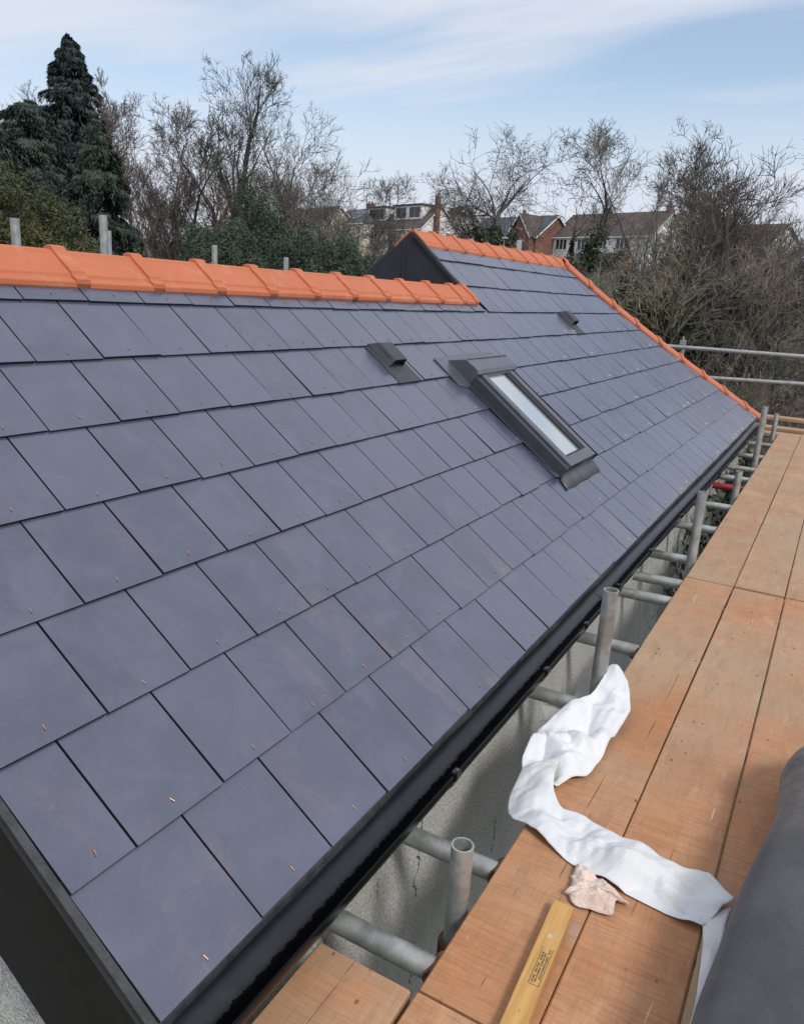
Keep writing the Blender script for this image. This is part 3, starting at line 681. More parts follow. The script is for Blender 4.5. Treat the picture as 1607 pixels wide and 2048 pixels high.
plank(-.6, 3.968, .0375, .2650, 'middle plank of the walkway under the pale rag and the white sheet', mi=2)
plank(3.992, 6.95, .0375, .2650, 'middle plank of the walkway just beyond the cross joint, with dark knots', mi=3)
plank(6.956, 10.05, .0375, .2650, 'farthest middle plank of the walkway next to the end planks', mi=5)
plank(-.6, 3.972, -.192, .0340, 'third plank of the walkway, partly under the dark cloth', mi=4)
plank(3.990, 9.9, -.192, .0340, 'third plank from the gutter beyond the cross joint', mi=1)
plank(-.6, 3.9, -.424, -.20, 'outermost plank hidden mostly under the dark cloth', mi=3)
plank(3.91, 9.9, -.424, -.20, 'outermost plank far along the walkway at the right edge', mi=5)
plank(-.6, 1.092, .270, .495, 'plank butted against the near end of the inner plank at the bottom edge', mi=2)
plank(-.4, 1.088, .505, .722, 'short loose plank in the gap under the near end of the gutter', mi=4, zt=-1.312, group='loose planks')
# end planks running crosswise round the corner
def cross(X0, X1, Y0, Y1, z, label, mi, th=.038):
    mb = MB(); mb.box(((X0 + X1) / 2, (Y0 + Y1) / 2, z - th / 2), (X1 - X0, Y1 - Y0, th)); o = mb.build('scaffold_board', M['board'][mi], bevel=.003); tag(o, label, 'plank', 'planks across the far end'); return o
cross(9.98, 10.20, -2.1, .72, -1.335, 'lowest crosswise plank at the far end of the walkway, beneath the stack', 1)
cross(10.26, 10.48, -2.2, .95, -1.300, 'crosswise plank in the middle of the far end platform', 3)
cross(10.58, 10.80, -2.0, 1.9, -1.212, 'crosswise plank raised on the stack at the far end', 5)

# yellow batten ---------------------------------------------------------
bt = empty('timber_batten', (1.08, .31, ZD)); tag(bt, 'short yellow timber batten with a black ink stamp lying on the inner plank', 'batten')
q = NT('yellow_timber'); c = q.mix(q.rng(q.noise(q.coord(scale=(1.5, 24, 24)), 2.4, 6, .6, .4), .3, .75), (.60, .35, .115), (.42, .225, .07)); c = q.mix(q.rng(q.noise(q.coord(), 11, 5, .6), .5, .75, 0, .6), c, (.55, .40, .20))
c = q.mix(q.rng(q.noise(q.coord(scale=(1, 2, 1)), 22, 3, .6), .66, .72, 0, .75), c, (.14, .08, .04)); q.base(c); q.rough(.75); q.bump(q.noise(q.coord(scale=(2, 40, 40)), 3, 4), .3, .002)
a0 = np.array([1.447, .3165]); a1 = np.array([.80, .290]); bd = (a0 - a1); bL = np.linalg.norm(bd); bd /= bL; bn = np.array([-bd[1], bd[0]])
BW, BH = .046, .024; ctr = (a0 + a1) / 2
mb = MB(); mb.box((ctr[0], ctr[1], ZD + .002 + BH / 2), (bL, BW, BH), ((bd[0], bd[1], 0), (bn[0], bn[1], 0), (0, 0, 1)))
place(mb.build('timber', q.mat, bevel=.002), bt)
ink = m_simple('stamp_ink', (.19, .135, .06), .8, .6, 160)
zt_ = ZD + .002 + BH + .0006; mb = MB()
def inkbox(u, v, lu, lv): p = a0 - bd * u + bn * v; mb.box((p[0], p[1], zt_), (lu, lv, .0008), ((bd[0], bd[1], 0), (bn[0], bn[1], 0), (0, 0, 1)))
inkbox(.19, -.017, .10, .0009); inkbox(.19, .004, .10, .0009); inkbox(.24, -.0065, .0009, .021)
for r_, (vv, st, en) in enumerate(((-.0125, .145, .225), (-.0065, .15, .235), (-.001, .155, .235))):
    u = st
    while u < en:
        l_ = random.uniform(.0025, .006)
        if random.random() < .85: inkbox(u, vv, l_, .0034)
        u += l_ + .0018
place(mb.build('ink_stamp', ink), bt)
mb = MB(); pr_ = a0 - bd * .108 + bn * .0; vs = []
for i in range(20):
    t = 2 * math.pi * i / 20
    for rr_ in (.0050, .0034): vs.append((pr_[0] + math.cos(t) * rr_ * 1.0, pr_[1] + math.sin(t) * rr_ * .8, zt_ + .0004))
mb.add(vs, [(2*i, 2*((i+1) % 20), 2*((i+1) % 20) + 1, 2*i + 1) for i in range(20)]); place(mb.build('pale_ring_mark', M['hwhite']), bt)

# ------------------------------------------------------------------ cloths
def catmull(P, n):
    P = [np.array(p, float) for p in P]; P = [2 * P[0] - P[1]] + P + [2 * P[-1] - P[-2]]; out_ = []
    for i in range(1, len(P) - 2):
        for j in range(n):
            t = j / n; out_.append(.5 * ((2 * P[i]) + (-P[i-1] + P[i+1]) * t + (2*P[i-1] - 5*P[i] + 4*P[i+1] - P[i+2]) * t*t + (-P[i-1] + 3*P[i] - 3*P[i+1] + P[i+2]) * t**3))
    out_.append(P[-2]); return out_
from mathutils import noise as mn
def tri(x): return abs((x % 1.0) * 2 - 1)
def crease(x, y, seed):
    r_ = random.Random(int(seed * 10)); t = 0
    for i in range(12):
        a = r_.uniform(0, math.pi); L = ((.24, .18, .14, .11, .2, .09)[i % 6] if i < 7 else r_.choice((.03, .045, .06))); wv = .10 * mn.noise(Vector((x * 4 + i, y * 4, seed)))
        m_ = max(0, mn.noise(Vector((x * 7 + i * 3.1, y * 7, seed + i))) + .35)
        t += (tri((x * math.cos(a) + y * math.sin(a)) / L + wv) - .5) * L * m_ * (1.6 if i < 7 else .8)
    return t
def ribbon(mb, rows_, nseg, ncross, amp, seed, arch=.0):
    """rows_: list of ((ax,ay,az),(bx,by,bz)) world edges"""
    A = catmull([r[0] for r in rows_], nseg); B = catmull([r[1] for r in rows_], nseg); vs = []; n = len(A)
    for i in range(n):
        for j in range(ncross + 1):
            t = j / ncross; p = A[i] * (1 - t) + B[i] * t
            s1 = mn.noise(Vector((p[0] * 9 + seed, p[1] * 9, 3.3))); rd = 1 - abs(mn.noise(Vector((p[0] * 14 - p[1] * 9 + seed, p[1] * 16 + p[0] * 4, 7.7)))) * 2.2
            rd2 = 1 - abs(mn.noise(Vector((p[0] * 30 + p[1] * 22 + seed, p[1] * 33 - p[0] * 10, 1.7)))) * 2.0
            edge = math.sin(math.pi * t); zf = p[2]
            p[2] += amp * (s1 * .5 + crease(p[0], p[1], seed) * 9) * (.45 + .55 * edge) + arch * edge
            if p[1] < .50: p[2] = max(p[2], ZD + .003 + (zf - ZD) * .12)
            vs.append(p)
    mb.add(vs, [(i*(ncross+1) + j, i*(ncross+1) + j + 1, (i+1)*(ncross+1) + j + 1, (i+1)*(ncross+1) + j) for i in range(n - 1) for j in range(ncross)])
q = NT('white_membrane'); v = q.coord(); c = q.mix(q.rng(q.noise(v, 4, 5, .6), .35, .7), (.64, .655, .68), (.71, .72, .73)); c = q.mix(q.rng(q.noise(v, 7, 6, .7, .6), .56, .74, 0, .6), c, (.50, .44, .36)); q.base(c); q.rough(.65)
q.bump(q.math('ADD', q.noise(q.coord(scale=(1, 2.2, 1), rot=(0, 0, .7)), 26, 5, .6, 1.2), q.noise(v, 90, 3)), .25, .003); MW = q.mat
def px3(px, py, z): return tuple(atZ(px, py, z))
mb = MB()
up = [((1217, 1338), (1255, 1360), -1.21, -1.24), ((1190, 1372), (1258, 1392), -1.23, -1.26), ((1172, 1390), (1259, 1425), -1.245, -1.27), ((1128, 1415), (1238, 1460), -1.255, -1.285), ((1085, 1452), (1215, 1490), -1.27, -1.29), ((1056, 1488), (1203, 1512), -1.28, -1.292), ((1046, 1508), (1176, 1548), -1.285, -1.297), ((1046, 1530), (1140, 1562), -1.29, -1.30), ((1060, 1560), (1112, 1573), -1.295, -1.30)]
ribbon(mb, [(px3(*a, z0), px3(*b, z1)) for a, b, z0, z1 in up], 12, 34, .020, 1.0, .012)
lw = [((1082, 1456), (1150, 1490), -1.275, -1.278), ((1048, 1498), (1118, 1525), -1.272, -1.270), ((1042, 1540), (1106, 1568), -1.29, -1.268), ((1017, 1596), (1112, 1592), -1.32, -1.272), ((1022, 1630), (1128, 1612), -1.31, -1.280), ((1052, 1652), (1165, 1627), -1.30, -1.285), ((1100, 1690), (1225, 1662), -1.298, -1.287), ((1160, 1735), (1290, 1695), -1.298, -1.287), ((1250, 1782), (1350, 1728), -1.298, -1.29), ((1330, 1822), (1402, 1745), -1.298, -1.29), ((1372, 1842), (1432, 1768), -1.296, -1.285), ((1404, 1853), (1468, 1803), -1.296, -1.28)]
ribbon(mb, [(px3(*a, z0), px3(*b, z1)) for a, b, z0, z1 in lw], 12, 32, .018, 5.0, .010)
tl = [((1398, 1832), (1462, 1815), -1.293, -1.285), ((1404, 1856), (1450, 1850), -1.298, -1.290), ((1403, 1900), (1442, 1895), -1.299, -1.297), ((1396, 1960), (1420, 1950), -1.30, -1.30), ((1388, 2015), (1397, 2000), -1.30, -1.30), ((1375, 2060), (1385, 2060), -1.30, -1.30)]
ribbon(mb, [(px3(*a, z0), px3(*b, z1)) for a, b, z0, z1 in tl], 6, 6, .004, 9.0, .0)
sh = mb.build('membrane_strip', MW, smooth=True, auto=14); tag(sh, 'long crumpled strip of white membrane trailing across the planks', 'sheet')
md = sh.modifiers.new('thickness', 'SOLIDIFY'); md.thickness = .0012; md.offset = 0
q = NT('thin_translucent_plastic'); q.base((.7, .68, .66)); q.rough(.35); q.set(Alpha=.45); MPL = q.mat
mb = MB(); 
ribbon(mb, [(px3(1150, 1392, -1.33), px3(1182, 1392, -1.30)), (px3(1152, 1362, -1.32), px3(1184, 1362, -1.27)), (px3(1165, 1340, -1.30), px3(1188, 1335, -1.24))], 4, 5, .01, 3.0)
ribbon(mb, [(px3(1082, 1408, -1.38), px3(1132, 1408, -1.37)), (px3(1090, 1440, -1.40), px3(1110, 1432, -1.39))], 4, 5, .01, 3.0)
pf = mb.build('translucent_flap', MPL, smooth=True); pf.parent = sh

q = NT('pinkish_rag'); v = q.coord(); c = q.mix(q.rng(q.noise(v, 20, 5, .65), .35, .7), (.66, .50, .42), (.78, .66, .60)); c = q.mix(q.rng(q.noise(v, 60, 4, .7), .6, .75, 0, .4), c, (.42, .30, .24)); q.base(c); q.rough(.85); q.bump(q.noise(v, 70, 5, .7, 1), .7, .006)
outl = [(1152, 1731), (1172, 1738), (1188, 1749), (1194, 1758), (1215, 1768), (1230, 1783), (1259, 1811), (1246, 1808), (1231, 1804), (1228, 1818), (1224, 1832), (1200, 1826), (1178, 1818), (1160, 1815), (1146, 1808), (1139, 1800), (1136, 1791), (1126, 1787), (1134, 1784), (1137, 1782), (1141, 1768), (1142, 1757), (1139, 1752), (1145, 1748)]
P = catmull([atZ(a, b, ZD + .008) for a, b in outl + outl[:1]], 3)[:-1]; cen = sum(P) / len(P); mb = MB(); nr = 14; vs = []
for k in range(nr + 1):
    t = k / nr
    for p in P:
        q_ = cen + (p - cen) * t; f1 = 1 - abs(mn.noise(Vector((q_[0] * 26, q_[1] * 30, 1)))) * 2.4; f2 = 1 - abs(mn.noise(Vector((q_[0] * 60 + q_[1] * 30, q_[1] * 64, 5)))) * 2.0
        q_ = q_.copy(); q_[2] = ZD + .003 + (.010 + .013 * max(f1, -.2) + .006 * max(f2, -.3)) * (1 - t ** 5 * .65); vs.append(q_)
n = len(P); mb.add(vs, [(k*n + i, k*n + (i+1) % n, (k+1)*n + (i+1) % n, (k+1)*n + i) for k in range(nr) for i in range(n)])
rg = mb.build('rag', q.mat, smooth=True, auto=35); tag(rg, 'small crumpled pinkish rag between the batten end and the white strip', 'rag')
md = rg.modifiers.new('thickness', 'SOLIDIFY'); md.thickness = .0015; md.offset = -1

# dark cloth bundle at the right edge: a rounded fold of cloth lying on the planks
q = NT('dark_grey_cloth'); v = q.coord(); c = q.mix(q.rng(q.noise(v, 5, 6, .65, .5), .35, .7), (.044, .047, .053), (.072, .076, .084)); c = q.mix(q.rng(q.noise(v, 300, 3, .7), .5, .8, 0, .4), c, (.12, .125, .14))
sx = q.n('ShaderNodeSeparateXYZ'); q.l(v, sx.inputs[0]); dz_ = q.math('MULTIPLY', q.rng(sx.outputs['X'], 1.62, 1.86, 0, 1), q.rng(q.noise(v, 16, 6, .7), .3, .7))
c = q.mix(q.math('MULTIPLY', dz_, .75), c, (.22, .185, .145)); q.base(c); q.rough(.9); q.bump(q.math('ADD', q.noise(v, 9, 5, .6, .8), q.math('MULTIPLY', q.noise(v, 240, 3), .25)), .35, .008); q.p.inputs['Sheen Weight'].default_value = .15
edge = [(1607 + 70, 1450), (1607, 1497), (1561, 1546), (1557, 1583), (1544, 1647), (1514, 1707), (1482, 1773), (1453, 1842), (1428, 1914), (1397, 1991), (1374, 2060), (1340, 2160), (1300, 2280)]
ZB = -1.18
E_ = catmull([atZ(a, b, ZB) for a, b in edge], 5); mb = MB(); vs = []; nc = 22
for i, p in enumerate(E_):
    s_ = i / (len(E_) - 1); rad = .125 + .02 * math.sin(s_ * 5); ln = .62 + .1 * s_
    for j in range(nc + 1):
        t = j / nc
        if t < .42:       # rounded flank, from below up to the crown
            a = -1.25 + (1.25 + math.pi / 2) * t / .42; y = p[1] - rad * (1 - math.cos(a)); z = ZB + (rad - .02) * math.sin(a) * (1.0 if a > 0 else .95)
        else:
            k = (t - .42) / .58; y = p[1] - rad - k * ln; z = ZB + rad - .02 + .03 * math.sin(k * 5) - .05 * k
        if t > .42 or s_ < .12: z -= max(0, (.14 - s_) / .14) ** 1.6 * .17
        xx = p[0] + (0 if t < .42 else (t - .42) * .2)
        dsp = mn.noise(Vector((xx * 5, y * 6, z * 6))) * .022 + max(0, 1 - abs(mn.noise(Vector((xx * 1.6 + y * 1.2, y * 7 - xx * 1.5, 4)))) * 5) * .014 + (1 - abs(mn.noise(Vector((xx * 9 + y * 4, y * 11, 2)))) * 2) * .006
        e_ = min(1, abs(t - .2) * 3)
        vs.append((xx, y + dsp * .25 * e_, max(ZD + .003, z + dsp * e_)))
mb.add(vs, [(i*(nc+1) + j, i*(nc+1) + j + 1, (i+1)*(nc+1) + j + 1, (i+1)*(nc+1) + j) for i in range(len(E_) - 1) for j in range(nc)])
dc = mb.build('dark_cloth', q.mat, smooth=True); tag(dc, 'thick dark grey cloth with a dusty frayed corner over the planks at bottom right', 'cloth')
dc.modifiers.new('sub', 'SUBSURF').render_levels = 1

# ------------------------------------------------------------------ vegetation
class Seg:
    def __init__(s): s.a = []; s.b = []; s.r0 = []; s.r1 = []
    def add(s, p, q, r0, r1): s.a.append(p); s.b.append(q); s.r0.append(r0); s.r1.append(r1)
    def mesh(s, name, mat, sides=4):
        a = np.array(s.a); b = np.array(s.b); r0 = np.array(s.r0); r1 = np.array(s.r1); n = len(a)
        d = b - a; d /= np.linalg.norm(d, axis=1)[:, None] + 1e-9
        ref = np.where(np.abs(d[:, 2:3]) < .9, np.array([[0, 0, 1.0]]), np.array([[1.0, 0, 0]])); u = np.cross(d, ref); u /= np.linalg.norm(u, axis=1)[:, None]; v = np.cross(d, u)
        V = np.zeros((n, 2 * sides, 3))
        for i in range(sides):
            t = 2 * math.pi * i / sides; o = math.cos(t) * u + math.sin(t) * v; V[:, i] = a + o * r0[:, None]; V[:, sides + i] = b + o * r1[:, None]
        Fq = np.zeros((n, sides, 4), int); base = (np.arange(n) * 2 * sides)[:, None]
        for i in range(sides): j = (i + 1) % sides; Fq[:, i] = base + np.array([[i, j, sides + j, sides + i]])
        return quads(name, V.reshape(-1, 3), Fq.reshape(-1, 4), mat, np.repeat(np.random.rand(n), sides), smooth=True)
def quads(name, V, Fq, mat, rnd, smooth=False):
    me = bpy.data.meshes.new(name); nf = len(Fq); k = Fq.shape[1]
    me.vertices.add(len(V)); me.vertices.foreach_set('co', V.astype(np.float32).ravel()); me.loops.add(nf * k); me.loops.foreach_set('vertex_index', Fq.astype(np.int32).ravel())
    me.polygons.add(nf); me.polygons.foreach_set('loop_start', np.arange(0, nf * k, k, dtype=np.int32)); me.polygons.foreach_set('loop_total', np.full(nf, k, dtype=np.int32))
    if smooth: me.polygons.foreach_set('use_smooth', np.ones(nf, bool))
    me.update(calc_edges=True); at = me.attributes.new('rnd', 'FLOAT', 'FACE'); at.data.foreach_set('value', rnd.astype(np.float32)); me.materials.append(mat); return me

def bare_mesh(seed, h, r, spread=.6, up=.25, levels=4, nb=11, first=.25, twig=.012, stems=1, kink=.18, ratio=.62, lean=(0, 0), r1=None, crownmat=None, barkmat=None):
    """two meshes (trunk with limbs, crown of finer branches) for a leafless tree of height h"""
    rg_ = random.Random(seed); big = Seg(); fine = Seg()
    def nrm(v): return v / (np.linalg.norm(v) + 1e-9)
    def grow(p, d, L, r, lev):
        n = {0: 10, 1: 8, 2: 5, 3: 3, 4: 2}.get(lev, 2); step = L / n; tgt = fine if lev >= 2 else big; rr = r
        kids = {0: nb, 1: 7, 2: 5, 3: 3, 4: 2}.get(lev, 2)
        marks = sorted(rg_.uniform(first if lev == 0 else .18, 1.0) for _ in range(kids)); mi = 0
        for i in range(n):
            if lev == 0 and stems < 3: d = nrm(d - np.array([p[0], p[1], 0]) * 1.6 / h)
            d = nrm(d + np.array([rg_.gauss(0, kink * (1, 1, .75, .6, .5)[lev]), rg_.gauss(0, kink * (1, 1, .75, .6, .5)[lev]), rg_.gauss(0, kink * .5) + up * .20 * (lev > 0)]))
            q = p + d * step; r2 = max(twig * .55, r * (1 - (i + 1) / n * (.93 if lev == 0 else .88))); tgt.add(p, q, rr, r2)
            while mi < kids and marks[mi] <= (i + 1) / n:
                t = marks[mi]; mi += 1
                if lev + 1 > levels: continue
                ax_ = nrm(np.cross(d, np.array([rg_.gauss(0, 1), rg_.gauss(0, 1), rg_.gauss(0, 1)]))); ang_ = rg_.uniform(.65, 1.15) * (spread if lev == 0 else max(.85, spread * 1.1))
                nd = nrm(d * math.cos(ang_) + ax_ * math.sin(ang_) + np.array([0, 0, up * (1.0, .7, .45, .3, .2)[lev]]))
                fr = t * n - i; pp = p + d * step * max(0, min(1, fr)); Lc = L * (r1 if (lev == 0 and r1) else ratio * (1, 1, 1.1, 1.15, 1)[lev]) * (1.15 - .55 * t) * rg_.uniform(.75, 1.15)
                grow(pp, nd, Lc, max(twig, r2 * rg_.uniform(.42, .66)), lev + 1)
            p = q; rr = r2
    for s_ in range(stems):
        an = rg_.uniform(0, 6.28); o_ = np.array([math.cos(an), math.sin(an), 0]) * (.0 if stems == 1 else r * .75)
        d0 = nrm(np.array([lean[0] + (math.cos(an) * .16 if stems > 1 else 0), lean[1] + (math.sin(an) * .16 if stems > 1 else 0), 1.0]))
        grow(o_ + np.array([0, 0, -.3]), d0, h * rg_.uniform(.80, .98) * (1 if stems == 1 else rg_.uniform(.75, 1)), r, 0)
    return big.mesh('trunk', barkmat or M['bark'], 6), fine.mesh('crown', crownmat or M['bark'], 3)
def leaf_quads(cent, nrmv, size, rs, asp=1.8, along=None):
    """oriented pointed leaf sprays"""
    n = len(cent); u = rs.normal(size=(n, 3)) if along is None else along + rs.normal(size=(n, 3)) * .45; u -= nrmv * np.sum(u * nrmv, 1)[:, None]; u /= np.linalg.norm(u, axis=1)[:, None] + 1e-9
    v = np.cross(nrmv, u); sz = size * (rs.rand(n)[:, None] * .8 + .6); V = np.zeros((n, 4, 3)); w_ = sz / asp
    V[:, 0] = cent - u * sz * .5; V[:, 1] = cent + v * w_ * .5; V[:, 2] = cent + u * sz * .6; V[:, 3] = cent - v * w_ * .5
    return V.reshape(-1, 3), np.arange(4 * n).reshape(n, 4)
def conifer_mesh(seed, h, rad, n=16000, droop=.5, top=.02, mat='cypress', size=.34, gaps=.28, bump=.28, power=.8, bottom=0.0):
    """crown of drooping sprays arranged on boughs"""
    rs = np.random.RandomState(seed); nb_ = int(64 * h / 2.4); k = int(n / nb_); C = []; D = []; AL = []; RN = []
    zb = bottom + (1 - bottom) * rs.rand(nb_) ** .9; az = rs.rand(nb_) * 6.283
    for z, a in zip(zb, az):
        Rm = rad * ((1 - z) ** power + top) * (1 + bump * mn.noise(Vector((math.cos(a) * 1.6, math.sin(a) * 1.6, z * h * .55 + seed)))) * rs.uniform(.70, 1.12)
        t = rs.rand(k) ** .6; a2 = a + rs.normal() * .1; out_ = np.array([math.cos(a2), math.sin(a2), 0]); sidev = np.array([-math.sin(a2), math.cos(a2), 0])
        wsp = (Rm * .20 + .10) * np.sin(np.pi * np.clip(t, .05, .97)) ** .7
        p = out_ * (t * Rm)[:, None] + sidev * (rs.uniform(-1, 1, k) * wsp)[:, None]
        p[:, 2] = z * h + (t * .30 - droop * .75 * t * t) * Rm * .55 - rs.exponential(.10 + .03 * Rm, k)
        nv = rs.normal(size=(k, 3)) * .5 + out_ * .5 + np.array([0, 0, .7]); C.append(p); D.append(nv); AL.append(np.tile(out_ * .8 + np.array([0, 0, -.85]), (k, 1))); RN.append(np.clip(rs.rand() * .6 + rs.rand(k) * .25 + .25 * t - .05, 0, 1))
    C = np.concatenate(C); D = np.concatenate(D); D /= np.linalg.norm(D, axis=1)[:, None]
    Vv, Fv = leaf_quads(C, D, size * 1.5, rs, 4.2, np.concatenate(AL)); Vv[2::4, 2] -= size * .3
    return quads('crown', Vv, Fv, M[mat], np.concatenate(RN))
def bush_mesh(seed, rx, ry, rz, n=7000, mat='hedge', size=.22, lump=.35, nm='foliage', fill=.6, feather=None):
    rs = np.random.RandomState(seed); nl = max(14, int(n / 700)) if feather is not None else max(10, int(n / 160)); k = n // nl; P_ = []; Dn = []; RN = []
    for _ in range(nl):
        d0 = rs.normal(size=3); d0[2] = abs(d0[2]) * 1.1 - .25; d0 /= np.linalg.norm(d0); f0 = (.50 + .60 * rs.rand() ** .7) * (1 + lump * .6 * mn.noise(Vector((d0[0] * 1.9 + seed, d0[1] * 1.9, d0[2] * 1.9))))
        q_ = rs.normal(size=(k, 3)); q_ /= np.linalg.norm(q_, axis=1)[:, None]; q_[:, 2] = q_[:, 2] * .8 + .15; lr = rs.uniform(.14, .30)
        if rs.rand() < .3: q_[:, 2] *= 1.9; lr *= .8
        P_.append(d0 * f0 * .82 + q_ * (1 - rs.rand(k)[:, None] ** 1.8 * fill) * lr); Dn.append(q_); RN.append(np.clip(rs.rand() * .65 + rs.rand(k) * .35, 0, 1))
    d = np.concatenate(Dn); p = np.concatenate(P_) * np.array([rx, ry, rz]) ; nv = d + rs.normal(size=d.shape) * .7; nv /= np.linalg.norm(nv, axis=1)[:, None]; RN = np.concatenate(RN)
    al = None if feather is None else d * .7 + np.array([0, 0, feather]); Vv, Fv = leaf_quads(p, nv, size, rs, 1.7 if feather is None else 3.4, al); return quads(nm, Vv, Fv, M[mat], RN)
def tree_obj(name, parts, px, D, label, cat='tree', group=None, rz=0.0, sc_=(1, 1, 1), py=None, dz=0):
    p = atD(px, py or 500, D); z = terr(p[0], p[1]) + dz
    r = empty(name, (p[0], p[1], z)); r.rotation_euler[2] = rz; r.scale = sc_; tag(r, label, cat, group)
    for nm, me in parts:
        o = link(bpy.data.objects.new(nm, me)); o.parent = r
    return r
def topz(px, py, D):   # height a tree at distance D must reach to touch this direction
    p = atD(px, py, D); return p[2] - terr(p[0], p[1])

# -- tall bare trees, each its own shape
specs = [ # px, top py, D, label, kwargs
 (30, 150, 48, 'bare tree with wide fine branches behind the dark evergreens at the left edge', dict(seed=11, r1=0.42, r=.22, spread=.75, up=.22, nb=11, crownmat='barkdark')),
 (212, 122, 46, 'thin bare tree with long upright forked stems just right of the tall conifer', dict(seed=12, r1=0.3, r=.16, spread=.5, up=.45, nb=12, stems=2, kink=.12, ratio=.55, first=.45)),
 (262, 195, 42, 'bare tree with a dense rounded twiggy crown right of the conifers', dict(seed=13, r1=0.36, r=.20, spread=.75, up=.18, nb=12, crownmat='barkred', first=.3)),
 (345, 232, 44, 'bare tree with a bundle of upright stems behind the third and fourth uprights', dict(seed=14, r1=.30, r=.15, spread=.5, up=.42, nb=6, stems=3)),
 (392, 260, 41, 'slim many-stemmed bare tree left of the reddish crown', dict(seed=33, r1=.30, r=.13, spread=.48, up=.45, nb=6, stems=3)),
 (432, 212, 46, 'bare tree with a reddish brown twiggy top', dict(seed=15, r1=0.34, r=.2, spread=.72, up=.2, nb=12, crownmat='barkred', first=.35)),
 (474, 93, 40, 'tallest bare tree, thick dark trunk and many rising branches', dict(seed=16, r1=0.36, r=.30, spread=.60, up=.34, nb=13, kink=.12, first=.30, ratio=.55, crownmat='barkdark', barkmat='barkdark')),
 (545, 126, 40, 'tall bare tree with a pale forking trunk and spreading upper limbs', dict(seed=27, r1=0.42, r=.20, spread=.70, up=.26, nb=12, kink=.13, first=.42, ratio=.55, barkmat='barkpale', crownmat='barkdark')),
 (612, 268, 38, 'bare tree leaning its long curved branches out towards the houses', dict(seed=18, r1=0.5, r=.2, spread=.75, up=.2, nb=12, lean=(.10, -.22), first=.2)),
 (655, 300, 36, 'low bare tree with arching twigs beside the slate roofed house', dict(seed=19, r1=0.5, r=.14, spread=.85, up=.16, nb=12, first=.15)),
 (775, 348, 48, 'small open bare tree in front of the white house with dormers', dict(seed=20, r1=0.5, r=.13, spread=.8, up=.2, nb=12, stems=2, first=.3)),
 (1040, 240, 46, 'large spreading bare tree with an ivy trunk in front of the brick house', dict(seed=21, r1=0.5, r=.30, spread=.95, up=.16, nb=13, kink=.2, first=.3, crownmat='barkdark', barkmat='barkdark')),
 (1165, 236, 46, 'large spreading bare tree in front of the long brown roof', dict(seed=22, r1=0.48, r=.30, spread=.95, up=.16, nb=12, kink=.2, first=.32, ratio=.62, crownmat='barkdark', barkmat='barkdark')),
 (950, 330, 50, 'smaller bare tree with curling boughs above the brick house', dict(seed=23, r1=0.5, r=.2, spread=.9, up=.14, nb=11, first=.3)),
 (1345, 345, 36, 'pale slender stems rising beside the end of the long roofed house', dict(seed=24, r1=.30, r=.10, spread=.35, up=.5, nb=6, stems=4, kink=.08, crownmat='barkpale', barkmat='barkpale')),
 (1395, 282, 34, 'cluster of thin upright bare stems with fine tips', dict(seed=25, r1=.30, r=.10, spread=.36, up=.5, nb=6, stems=4, kink=.08, crownmat='barkpale')),
 (1445, 305, 32, 'thin bare tree with forked tips left of the ivy covered trunks', dict(seed=26, r1=0.34, r=.12, spread=.5, up=.35, nb=11, stems=2)),
 (1520, 238, 26, 'broad bare tree with ivy clad trunk near the right edge', dict(seed=28, r1=0.42, r=.26, spread=.75, up=.24, nb=12, first=.2, stems=2, crownmat='barkdark', barkmat='barkdark')),
 (1598, 212, 25, 'bare tree cut by the right edge with a thick ivy covered trunk', dict(seed=29, r1=0.36, r=.28, spread=.66, up=.32, nb=12, first=.2, crownmat='barkdark', barkmat='barkdark')),
 (1300, 470, 21, 'crooked dark tree standing in the brushwood right of the hip tiles', dict(seed=31, r1=0.5, r=.13, spread=.85, up=.15, nb=12, first=.2, crownmat='brush', barkmat='barkdark')),
 (1440, 430, 20, 'crooked grey tree above the galvanised guard rails', dict(seed=32, r1=0.5, r=.13, spread=.85, up=.15, nb=12, first=.18, crownmat='brush')),
 (1560, 420, 19, 'tangled small tree behind the guard rails at the right edge', dict(seed=34, r1=0.5, r=.13, spread=.8, up=.2, nb=12, first=.12, crownmat='brush')),
]
bare_lib = {}; roots = {}
for (px, py, D, lab, kw) in specs:
    kw = dict(kw); seed = kw['seed']; hh = topz(px, py, D)
    for k_ in ('crownmat', 'barkmat'):
        if k_ in kw: kw[k_] = M[kw[k_]]
    tr, cr = bare_mesh(h=hh * .92, twig=.0080 * D / 40 + .002, **kw)
    zmax = max(max(v.co.z for v in cr.vertices), 1); 
    zs = np.zeros(len(cr.vertices) * 3, np.float32); cr.vertices.foreach_get('co', zs); zm = np.percentile(zs[2::3], 99.9)
    s_ = hh / zm
    roots[seed] = tree_obj('bare_tree', [('trunk', tr), ('crown', cr)], px, D, lab, group='leafless trees beyond the roof', py=py, sc_=(s_ * 1.0, s_ * 1.0, s_), rz=seed)
    bare_lib[seed] = (tr, cr)
